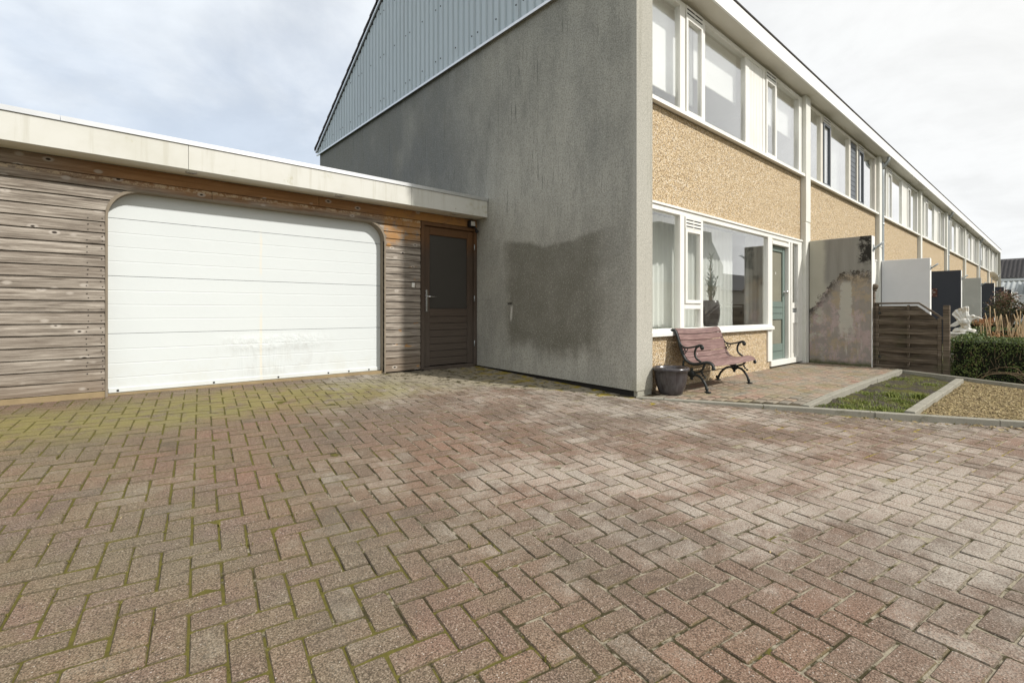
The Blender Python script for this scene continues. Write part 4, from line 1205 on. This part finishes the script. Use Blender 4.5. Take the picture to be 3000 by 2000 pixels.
# red tipped bush
r = random.Random(11)
bush = thing('bush', 'bush with glossy green leaves and red brown tips in front of the anthracite walls', 'bush', (21.6, 1.15, .1))
m = MB(); tips = []
for i in range(26):
    a = r.uniform(0, 6.28); rad = r.uniform(.15, .72)
    bx, by = 20.6+.05*math.cos(a), 1.15+.06*math.sin(a)
    tip = Vector((20.6+rad*math.cos(a)*.8, 1.10+rad*math.sin(a)*.72, r.uniform(.95, 1.62)))
    mid = Vector((bx, by, .5)).lerp(tip, .5)+Vector((0, 0, .15))
    m.tube(smooth_path([(bx, by, .1), (bx+.02, by, .55), mid, tip], 3), .012, 5); tips += [tip, mid.lerp(tip, .5), tip.lerp(mid, .2)]
m.build('branches', MT['twig'], bush)
m = MB()
for t in tips:
    for i in range(26):
        p = t+Vector((r.gauss(0, .11), r.gauss(0, .10), r.gauss(0, .09)))
        n_ = leaf(m, p, .085, r, Vector((0, 0, .8)), aspect=.42)
        m.a += [min(1, max(0, r.gauss(.35+(p.z-1.15)*.55, .25)))]*n_
m.build('foliage', MT['redleaf'], bush, kind='stuff')
# dry stalks behind the first hedge
st = thing('dry_perennial', 'clump of bare upright tan stalks sticking up behind the box hedge', 'plant', (12.2, .5, .1))
for i in range(26):
    y = r.uniform(.38, .94); xx = r.uniform(11.7, 12.5); ht = r.uniform(.80, 1.05) if i % 4 else r.uniform(1.05, 1.22)
    lean = r.uniform(-.16, .16)
    m = MB(); m.tube(smooth_path([(xx, y, .08), (xx+r.uniform(-.04, .04), y+lean*.4, ht*.55), (xx+r.uniform(-.06, .06), y+lean*1.0, ht)], 4), [.0075]*8+[.005], 6)
    m.build('stalk', MT['stalk'], st)
m = MB()
for i in range(220):
    leaf(m, (r.gauss(12.1, .3), r.uniform(.35, .9), r.uniform(.55, .74)), .04, r); m.a += [r.random()]*2
m.build('dry_leaves', MT['drybloom'], st, kind='stuff')
db = thing('dry_hydrangea', 'small clump of orange brown dried flower heads right of the eagle statue', 'plant', (15.0, 1.25, .1))
m = MB()
for i in range(5):
    a = r.uniform(0, 6.28); m.tube([(15.0, 1.22, .08), (15+.12*math.cos(a), 1.22+.13*math.sin(a), .84)], .006, 5)
m.build('stalk', MT['stalk'], db)
m = MB()
for i in range(420):
    c = Vector((15+.12*math.cos(i % 5*1.256), 1.20+.13*math.sin(i % 5*1.256), .86))
    leaf(m, c+Vector((r.gauss(0, .05), r.gauss(0, .05), r.gauss(0, .045))), .035, r); m.a += [r.random()]*2
m.build('dry_blooms', MT['drybloom'], db, kind='stuff')
# arching dead twigs at the foot of the hedge
tw = MB()
for i in range(6):
    y0_ = .92-.1*r.random(); y1_ = y0_-r.uniform(.35, .75); hh = r.uniform(.05, .2)
    tw.tube(smooth_path([(9.95, y0_, .1), (9.9+r.uniform(-.06, .06), y0_-.12, .12+hh*.8), (9.9+r.uniform(-.1, .1), (y0_+y1_)/2-.1, .12+hh), (9.95, y1_, .10)], 4), .0022, 5)
tw = tw.build('dead_twigs', MT['twig']); tag(tw, 'arching dead brown twigs lying at the foot of the box hedge', 'twigs')

# ------------------------------------------------------------------ eagle statue
ex, ey, ez = 13.55, 1.40, .66
eg = thing('eagle_statue', 'white painted garden statue of an eagle with raised wing on a rock', 'statue', (ex, ey, ez))
m = MB(); m.box(ex-.16, ex+.16, ey-.20, ey+.20, .05, ez-.045, .01); m.box(ex-.18, ex+.18, ey-.22, ey+.22, ez-.045, ez, .01); m.build('plinth', MT['statue'], eg)
# picture-right is -Y here; outline points in units of 1.21 mm, measured from the middle of the rock
def ep(pts): return [(ey-(px-400)*.00121, ez+(680-py)*.00121) for px, py in pts]
bm = MB()
bm.prism(ep([(465, 235), (430, 240), (345, 275), (300, 300), (255, 370), (285, 415), (310, 455), (330, 500), (400, 545), (450, 500), (482, 430), (472, 385), (465, 340), (470, 290)]), 0, ex-.02, ex+.05)
bm.prism(ep([(462, 392), (520, 395), (580, 410), (635, 438), (640, 450), (590, 442), (545, 445), (515, 465), (490, 505), (470, 520)]), 0, ex-.03, ex+.05)
bm.prism(ep([(340, 470), (215, 575), (235, 588), (300, 582), (350, 550), (390, 520)]), 0, ex-.06, ex-.01)
bm.prism(ep([(345, 470), (470, 440), (492, 505), (478, 545), (490, 585), (440, 605), (400, 600), (370, 560)]), 0, ex-.09, ex+.05)
def eb(px, py, dx=0): q = ep([(px, py)])[0]; return (ex+dx, q[0], q[1])
bm.ball(eb(425, 500, -.05), .075, 12, (.9, .75, 1.0)); bm.ball(eb(520, 405, -.01), .036, 10)
for px, py, rr in ((330, 640, .062), (395, 645, .066), (470, 640, .060), (525, 645, .046), (400, 610, .055), (450, 612, .045), (300, 655, .04)): bm.ball(eb(px, py, rnd.uniform(-.03, .03)), rr, 10, (1.35, 1.1, .78))
# feather ridges on the wing
for (a0, a1) in (((300, 300), (395, 470)), ((345, 275), (410, 460)), ((390, 255), (425, 450)), ((430, 240), (440, 430)), ((262, 375), (380, 490))):
    bm.tube([eb(*a0, -.022), eb((a0[0]+a1[0])/2, (a0[1]+a1[1])/2, -.032), eb(*a1, -.03)], [.012, .018, .012], 6)
body = bm.build('eagle', MT['statue'], eg)
rm = body.modifiers.new('r', 'REMESH'); rm.mode = 'VOXEL'; rm.voxel_size = .008; rm.use_smooth_shade = True
smo = body.modifiers.new('s', 'SMOOTH'); smo.iterations = 2; smo.factor = .4

# ------------------------------------------------------------------ satellite dish
dx = 10.2+5*P+.1
ds = thing('satellite_dish', 'beige satellite dish on a short mast above the garden walls', 'dish', (dx, 2.75, 2.4))
m = MB(); m.tube([(dx, 2.70, 2.35), (dx, 2.70, 2.93)], .022, 8); m.tube([(dx, 2.70, 2.90), (dx+.18, 2.66, 2.93)], .02, 8); m.build('mast', MT['zinc'], ds)
m = MB(); nrm = Vector((.55, -.75, .35)).normalized(); Mq = Vector((0, 0, 1)).rotation_difference(nrm).to_matrix()
dm = MB(); dm.lathe([(.001, 0), (.15, .012), (.28, .05), (.285, .055), (.28, .062), (.15, .024), (.001, .012)], 0, 0, 24)
dm.v = [tuple(Mq @ Vector(p)+Vector((dx+.16, 2.66, 2.97))) for p in dm.v]; dm.build('reflector', MT['dish'], ds)
m = MB(); c = Vector((dx+.16, 2.66, 2.97)); m.tube([c-Mq @ Vector((0, .2, -.02)), c+nrm*.32], .010, 6); m.ball(c+nrm*.33, .03, 8); m.build('feed_arm', MT['zinc'], ds)

# ------------------------------------------------------------------ far house and shed beyond the terrace
fh = thing('house', 'distant house with dark pantiled roof beyond the end of the terrace', 'house', (75, 2, 0))
m = MB(); m.box(71, 79, -14, 11.5, -.3, 4.35); m.build('wall', MT['farwhite'], fh)
m = MB(); m.box(70.6, 70.75, -14.2, 11.7, 4.15, 4.42); m.build('gutter_board', MT['farwhite'], fh)
m = MB()
for z, in ((3.55,), (3.95,)):
    m.box(70.93, 70.998, -14, 11.5, z, z+.05)
for k2 in range(-7, 6):
    m.box(70.93, 70.998, k2*2+.0, k2*2+.08, 2.6, 4.1)
m.build('window_band', MT['darkpanel'], fh)
# pantile rows
root_m = MB(); rows = 16; cols = 80
for i in range(rows):
    t0, t1 = i/rows, (i+1)/rows
    x0_, x1_ = 70.55+4.4*t0, 70.55+4.4*t1+.03; z0_, z1_ = 4.44+2.15*t0, 4.44+2.15*t1
    b = len(root_m.v); K = cols*4
    for j in range(K+1):
        y = -14.2+25.9*j/K; wv = .05*math.cos(j/4*6.283)
        root_m.v += [(x0_, y, z0_+.06+wv), (x1_, y, z1_+.02+wv), (x0_, y, z0_-.02)]
    for j in range(K):
        a = b+3*j; root_m.face((a, a+1, a+4, a+3), True); root_m.face((a+2, a, a+3, a+5))
root_m.build('roof', MT['tile'], fh)
m = MB(); m.prism([(74.9, 6.55), (75.2, 6.75), (79.4, 4.4), (79.2, 4.3)], 1, -14.2, 11.7); m.build('back_roof', MT['tile'], fh)
m = MB(); m.box(72.4, 73.2, 1.2, 2.6, 5.50, 5.75) if False else m.prism([(72.0, 5.22), (72.0, 5.34), (73.0, 5.82), (73.0, 5.70)], 1, .9, 2.1); s_ = m.build('skylight', MT['farwhite'], fh)
m = MB(); m.tube([(72.2, 5.3, 5.2), (72.2, 5.3, 5.95)], .12, 8); m.build('vent_pipe', MT['black'], fh)
sh = thing('shed', 'white boarded shed with a grey corrugated roof beside the far garden walls', 'shed', (52, .5, 0))
n = 14
for i in range(n):
    m = MB(); m.box(51.0, 51.04, -6, 3.0, -.2+i*.18, -.2+(i+1)*.18-.012, .004); m.build('board', MT['farwhite'], sh)
m = MB(); m.box(51.045, 57, -6, 3.0, -.3, 2.3); m.build('wall', MT['farwhite'], sh)
for (ya, yb, xa) in ((-6.2, 1.55, 50.6), (1.95, 4.6, 51.4)):
    m = MB(); K = int((yb-ya)/.045); b = 0
    for j in range(K+1):
        y = ya+(yb-ya)*j/K; wv = .045*math.sin(y/.30*6.283)
        m.v += [(xa, y, 2.34+wv), (xa+4.0, y, 3.42+wv), (xa, y, 2.30+wv), (xa+4, y, 3.38+wv)]
    for j in range(K):
        a = 4*j; m.face((a, a+1, a+5, a+4), True); m.face((a+2, a+6, a+7, a+3), True); m.face((a, a+4, a+6, a+2))
    m.build('corrugated_sheet', MT['corr'], sh)
m = MB(); m.prism([(50.5, 2.42), (50.5, 2.55), (54.7, 3.70), (54.7, 3.55)], 1, 1.56, 1.94); m.build('roof_trim', MT['mint'], sh)

# house opposite, behind the camera: it shows in the window reflections
oh = thing('house', 'plain house with a dark roof across the street, mirrored in the big ground floor window', 'house', (65, -18, 0))
m = MB(); m.box(41.6, 95, -24, -16, -.3, 3.3); m.build('wall', MT['oppwall'], oh)
m = MB(); m.prism([(-15.7, 3.2), (-24.3, 3.2), (-20, 5.5)], 0, 41.3, 95.3); m.build('roof', MT['tile'], oh)
og = thing('house', 'tall house across the street with a steep gable, mirrored in the window glass', 'house', (36, -15, 0))
m = MB(); m.box(31.5, 41.1, -17.0, -13, -.3, 3.2); m.build('wall', MT['oppwall'], og)
m = MB(); m.prism([(31.3, 3.2), (41.3, 3.2), (41.3, 5.0), (39.3, 6.9), (39.2, 7.6), (31.3, 7.6)], 1, -17.1, -12.9); m.build('gable', MT['oppclad'], og)

# ------------------------------------------------------------------ bench
bx0, bx1 = 5.50, 6.64; BW = 3.255; bz = .14
bench = thing('bench', 'park bench with faded red slats and curly black cast iron sides under the window', 'bench', ((bx0+bx1)/2, 3.0, bz))
def bp(x, yf, z): return (x, BW-yf, bz+z)
side = [(.0, .705), (.025, .728), (.055, .715), (.085, .65), (.11, .57), (.135, .49), (.165, .415), (.21, .355), (.28, .325), (.36, .330), (.44, .350), (.495, .352), (.535, .325), (.548, .285)]
sp = smooth_path([(0, y, z) for y, z in side], 6)
# slats along the curve
acc = [0]
for i in range(1, len(sp)): acc.append(acc[-1]+(sp[i]-sp[i-1]).length)
def at(s):
    for i in range(1, len(sp)):
        if acc[i] >= s:
            t = (s-acc[i-1])/(acc[i]-acc[i-1]); return sp[i-1].lerp(sp[i], t), (sp[i]-sp[i-1]).normalized()
    return sp[-1], (sp[-1]-sp[-2]).normalized()
widths = [.070, .070, .142, .070, .072, .072, .072, .072, .070]
s = .045; TOTAL = acc[-1]
gap = (TOTAL-.045-.03-sum(widths))/(len(widths)-1)
for w in widths:
    m = MB(); K = 4; N = 10
    for kx in range(N+1):
        x = bx0+.012+(bx1-bx0-.024)*kx/N; sag = -.012*math.sin(math.pi*kx/N)
        for kk in range(K+1):
            p, t = at(s+w*kk/K); nr = Vector((0, -t.z, t.y)); 
            if nr.z < 0 and nr.y < 0: nr = -nr
            nr = Vector((0, t.z*-1, t.y))
            top = p+nr*.020; bot = p+nr*.004
            m.v += [bp(x, top.y, top.z+sag), bp(x, bot.y, bot.z+sag)]
    st_ = 2*(K+1)
    for kx in range(N):
        for kk in range(K):
            a = kx*st_+2*kk; c = a+st_
            m.face((a, a+2, c+2, c)); m.face((a+1, c+1, c+3, a+3))
        a = kx*st_; c = a+st_; m.face((a, c, c+1, a+1)); e = a+2*K; g = c+2*K; m.face((e, e+1, g+1, g))
    for base in (0, N*st_):
        ring = [base+2*kk for kk in range(K+1)]+[base+2*kk+1 for kk in range(K, -1, -1)]
        m.face(ring if base else ring[::-1])
    m.build('slat', MT['slat'], bench)
    s += w+gap
for x in (bx0, bx1):
    m = MB()
    m.tube([bp(x, p.y, p.z) for p in sp], [.017]*len(sp), 8, flat=1.0)
    m.ball(bp(x, .008, .708), .026, 10); m.ball(bp(x, .546, .290), .023, 10)
    arm = smooth_path([(0, .105, .60), (0, .15, .535), (0, .22, .515), (0, .32, .535), (0, .375, .555), (0, .41, .548), (0, .42, .515), (0, .395, .505)], 5)
    m.tube([bp(x, p.y, p.z) for p in arm], .0105, 8); m.ball(bp(x, .402, .528), .022, 10)
    drop = smooth_path([(0, .385, .552), (0, .335, .52), (0, .315, .455), (0, .335, .395), (0, .39, .358)], 5)
    m.tube([bp(x, p.y, p.z) for p in drop], .013, 8)
    for cy_, cz_ in ((.165, .49), (.205, .495), (.185, .462)):
        m.tube([bp(x, cy_+.018*math.cos(a*.524), cz_+.018*math.sin(a*.524)) for a in range(13)], .005, 6)
    # legs meet in a rosette below the seat
    hub = (.275, .205)
    m.ball(bp(x, *hub), .048, 12, (.5, 1, 1)); m.ball(bp(x, hub[0], hub[1]-.055), .02, 8); m.ball(bp(x, hub[0], hub[1]+.055), .02, 8)
    lf = smooth_path([(0, .28, .20), (0, .37, .185), (0, .435, .115), (0, .465, .04), (0, .475, .0)], 5); m.tube([bp(x, p.y, p.z) for p in lf], .0155, 8)
    lb = smooth_path([(0, .27, .20), (0, .17, .185), (0, .09, .115), (0, .055, .04), (0, .045, .0)], 5); m.tube([bp(x, p.y, p.z) for p in lb], .0155, 8)
    for fy in (.475, .045):
        m.box(x-.022, x+.022, BW-fy-.035, BW-fy+.03, bz-.002, bz+.016, .004); m.ball(bp(x, fy-.01, .045), .022, 8)
    m.tube([bp(x, p.y, p.z) for p in smooth_path([(0, .31, .22), (0, .40, .255), (0, .44, .335)], 5)], .013, 8)
    m.tube([bp(x, p.y, p.z) for p in smooth_path([(0, .24, .22), (0, .17, .26), (0, .17, .36)], 5)], .013, 8)
    for cy_, cz_ in ((.40, .19), (.425, .17), (.385, .215)): m.ball(bp(x, cy_+.02, cz_+.01), .015, 8)
    m.build('cast_iron_side', MT['iron'], bench)
m = MB(); m.tube([bp(bx0, .275, .205), bp(bx1, .275, .205)], .006, 6); m.build('cross_rod', MT['iron'], bench)

# ------------------------------------------------------------------ flower pot, vase with plant
pot = thing('flower_pot', 'empty dark glazed flower pot between the grey pier and the bench', 'pot', (5.125, 3.045, .137))
px_, py_, pz_ = 5.125, 3.035, .140
m = MB(); m.lathe([(.115, pz_), (.128, pz_+.008), (.150, pz_+.06), (.172, pz_+.14), (.184, pz_+.22), (.188, pz_+.262), (.200, pz_+.270), (.210, pz_+.285), (.206, pz_+.305), (.194, pz_+.312), (.180, pz_+.302), (.172, pz_+.27), (.165, pz_+.2), (.10, pz_+.19)], px_, py_, 40); m.build('pot_body', MT['pot'], pot)
m = MB(); m.lathe([(.001, pz_+.262), (.08, pz_+.258), (.174, pz_+.255)], px_, py_, 24); m.build('soil', MT['soil'], pot)
vx, vy, vz = 7.09, 3.535, .868
vase = thing('potted_plant', 'dark ribbed vase with a spiky grey green plant inside the big ground floor window', 'plant', (vx, vy, vz))
prof = [(.085, 0), (.10, .02), (.125, .12), (.132, .22), (.125, .32), (.108, .385), (.100, .392), (.092, .385), (.09, .33)]
pr = []
for i in range(len(prof)-1):
    for t in (0, .5): pr.append((prof[i][0]*(1-t)+prof[i+1][0]*t, vz+prof[i][1]*(1-t)+prof[i+1][1]*t))
m = MB(); m.lathe(pr, vx, vy, 28); m.build('vase', MT['pot'], vase)
m = MB(); m.lathe([(.001, vz+.36), (.095, vz+.36)], vx, vy, 16); m.build('soil', MT['soil'], vase)
ms, ml = MB(), MB(); r = random.Random(21)
for i, (dxs, hgt) in enumerate(((-.045, .70), (.055, .50), (.02, .38), (-.01, .42), (.10, .36), (.08, .43), (-.06, .34))):
    top = Vector((vx+dxs*1.3, vy+r.uniform(-.04, .04), vz+.36+hgt)); b0 = Vector((vx+dxs*.5, vy, vz+.35))
    ms.tube([b0, b0.lerp(top, .5)+Vector((r.uniform(-.01, .01), 0, 0)), top], [.006, .005, .003], 5)
    for k2 in range(int(44*hgt/.5)):
        t = .15+.85*k2/(44*hgt/.5)
        if i == 0 and .45 < t < .62: continue
        p = b0.lerp(top, t); a = r.uniform(0, 6.28); L = r.uniform(.06, .11)
        d = Vector((math.cos(a)*.6, math.sin(a)*.6, r.uniform(.4, 1.1))).normalized(); sdv = d.cross(Vector((0, 0, 1))).normalized()*.009
        b = len(ml.v); ml.v += [tuple(p), tuple(p+d*L*.5+sdv), tuple(p+d*L), tuple(p+d*L*.5-sdv)]
        ml.face((b, b+1, b+2, b+3)); ml.a.append(r.random())
ms.build('stems', MT['twig'], vase); ml.build('leaves', MT['oliveleaf'], vase)

# ------------------------------------------------------------------ planting bed and litter bed
def tri_keep(x, y): return kside(x, y) > .06
def bedz(x, y): return PZ(y)-.055+.022*mnoise.noise(Vector((x*3.1, y*3.1, 0)))+.014*mnoise.noise(Vector((x*9, y*9, 3)))
bed = grid('planting_bed', MT['gsoil'], 5.4, 10.2, 1.02, 1.79, 130, 24, bedz, keep=tri_keep, kind='structure')
def bedz2(x, y): return PZ(y)-.035-.01*0+.012*mnoise.noise(Vector((x*4, y*4, 9)))
lit = grid('gravel_bed', MT['litter'], 5.8, 10.3, -2.0, 1.0, 80, 50, bedz2, keep=tri_keep, kind='structure')
grid('garden_soil', MT['gsoil'], 9.0, 60, -8, 3.3, 60, 12, lambda x, y: .05 if x > 10.2 else -.02, kind='structure')
r = random.Random(31); m = MB()
cnt = 0
while cnt < 9000:
    x, y = r.uniform(5.9, 9.6), r.uniform(-.9, .97)
    if kside(x, y) < .09 or x > 9.98-(1.84-y)*.25: continue
    z = bedz2(x, y)+.004; s = r.uniform(.009, .021); a = r.uniform(0, 6.28); tl = r.gauss(0, .35)
    d = Vector((math.cos(a), math.sin(a), tl)).normalized(); e = Vector((-math.sin(a), math.cos(a), r.gauss(0, .3))).normalized()*s*.6; d = d*s; n_ = d.cross(e).normalized()*s*.4
    p = Vector((x, y, z)); b = len(m.v)
    m.v += [tuple(p-d), tuple(p+e), tuple(p+d), tuple(p-e), tuple(p+n_)]
    rv = r.random()
    for f in ((0, 1, 4), (1, 2, 4), (2, 3, 4), (3, 0, 4)): m.face([b+q for q in f]); m.a.append(rv)
    cnt += 1
m.build('bark_chips', MT['chips'], lit, kind='stuff')
def blades(m, x, y, z, n, h, spread, r, lo=0.0, hi=1.0):
    for i in range(n):
        a = r.uniform(0, 6.28); q = abs(r.gauss(0, spread)); p = Vector((x+q*math.cos(a), y+q*math.sin(a), z))
        L = h*r.uniform(.5, 1.2); lean = r.uniform(.1, .7); a2 = r.uniform(0, 6.28)
        d = Vector((math.cos(a2)*lean, math.sin(a2)*lean, 1)).normalized()*L; sd_ = Vector((-math.sin(a2), math.cos(a2), 0))*(.0022+.012*h)
        b = len(m.v); m.v += [tuple(p-sd_), tuple(p+sd_), tuple(p+d*.6+sd_*.7), tuple(p+d*.6-sd_*.7), tuple(p+d+Vector((math.cos(a2), math.sin(a2), -.4))*L*.25)]
        m.face((b, b+1, b+2, b+3)); m.face((b+3, b+2, b+4)); v_ = r.uniform(lo, hi); m.a += [v_, v_]
m = MB()
for (x, y, n, h, sp_) in ((7.35, 1.40, 420, .075, .09), (7.05, 1.28, 260, .05, .10), (7.55, 1.16, 380, .075, .075), (6.6, 1.5, 260, .045, .13), (6.35, 1.30, 300, .045, .13), (6.25, 1.10, 300, .05, .10), (6.75, 1.15, 260, .045, .12), (7.3, 1.65, 220, .04, .1), (8.9, 1.25, 240, .04, .16), (8.3, 1.62, 200, .035, .15), (6.0, 1.5, 260, .035, .12), (9.2, 1.62, 260, .04, .14)):
    for i in range(n):
        pass
    blades(m, x, y, bedz(x, y), n, h, sp_, r, .1, .95)
for i in range(700):
    x, y = r.uniform(5.7, 7.2), r.uniform(1.06, 1.74)
    if kside(x, y) < .1: continue
    if mnoise.noise(Vector((x*2.2, y*2.2, 5))) < .06: continue
    blades(m, x, y, bedz(x, y), 4, .026, .012, r, 0, .6)
m.build('grass', MT['grass'], None, kind='stuff')
# weeds and moss tufts in the joints of the driveway
m = MB()
for i in range(900):
    q = r.random()
    if q < .55: u, v = r.uniform(-.5, 1.6), r.uniform(1.0, 4.6)
    elif q < .8: s_ = r.uniform(.2, 3.4); p = KA+kd*s_-kn*r.uniform(.004, .03); u, v = p.x, p.y
    else: u, v = r.uniform(3.0, 6.4), r.uniform(.3, 2.4)
    if kside(u, v) > -.004: continue
    # snap to the nearest joint of the bond
    if q < .55 or q >= .8:
        la, lb_ = (Vector((u, v))-OFF).dot(A)/PW, (Vector((u, v))-OFF).dot(B)/PW
        ia = round(la); p = OFF+A*(ia*PW)+B*(lb_*PW); i0, j0 = ia-1, math.floor(lb_)
        if (i0+j0) % 4 == 0: continue
        u, v = p.x, p.y
    blades(m, u, v, H(u, v)-.006, r.randrange(3, 9), r.uniform(.004, .011) if r.random() < .97 else .03, .010, r, .2, 1.0)
m.build('joint_weeds', MT['moss'], None, kind='stuff')
# a few dead leaves and straws lying on the bricks along the kerb
r = random.Random(41); m = MB()
for i in range(90):
    s_ = r.uniform(1.4, 3.5); p = KA+kd*s_-kn*abs(r.gauss(.02, .10)); u, v = p.x, p.y
    if kside(u, v) > -.01: continue
    k2 = leaf(m, (u, v, H(u, v)+.006), r.uniform(.02, .05), r, Vector((0, 0, 3)), aspect=.6); m.a += [r.uniform(.2, 1)]*k2
for i in range(70):
    u, v = r.uniform(-.5, 5), r.uniform(.8, 5.8)
    if kside(u, v) > -.05 or (u > 4.6 and v > 3.1): continue
    k2 = leaf(m, (u, v, H(u, v)+.004), r.uniform(.010, .025), r, Vector((0, 0, 3)), aspect=.4); m.a += [r.random()]*k2
m.build('fallen_leaves', MT['chips'], None, kind='stuff')
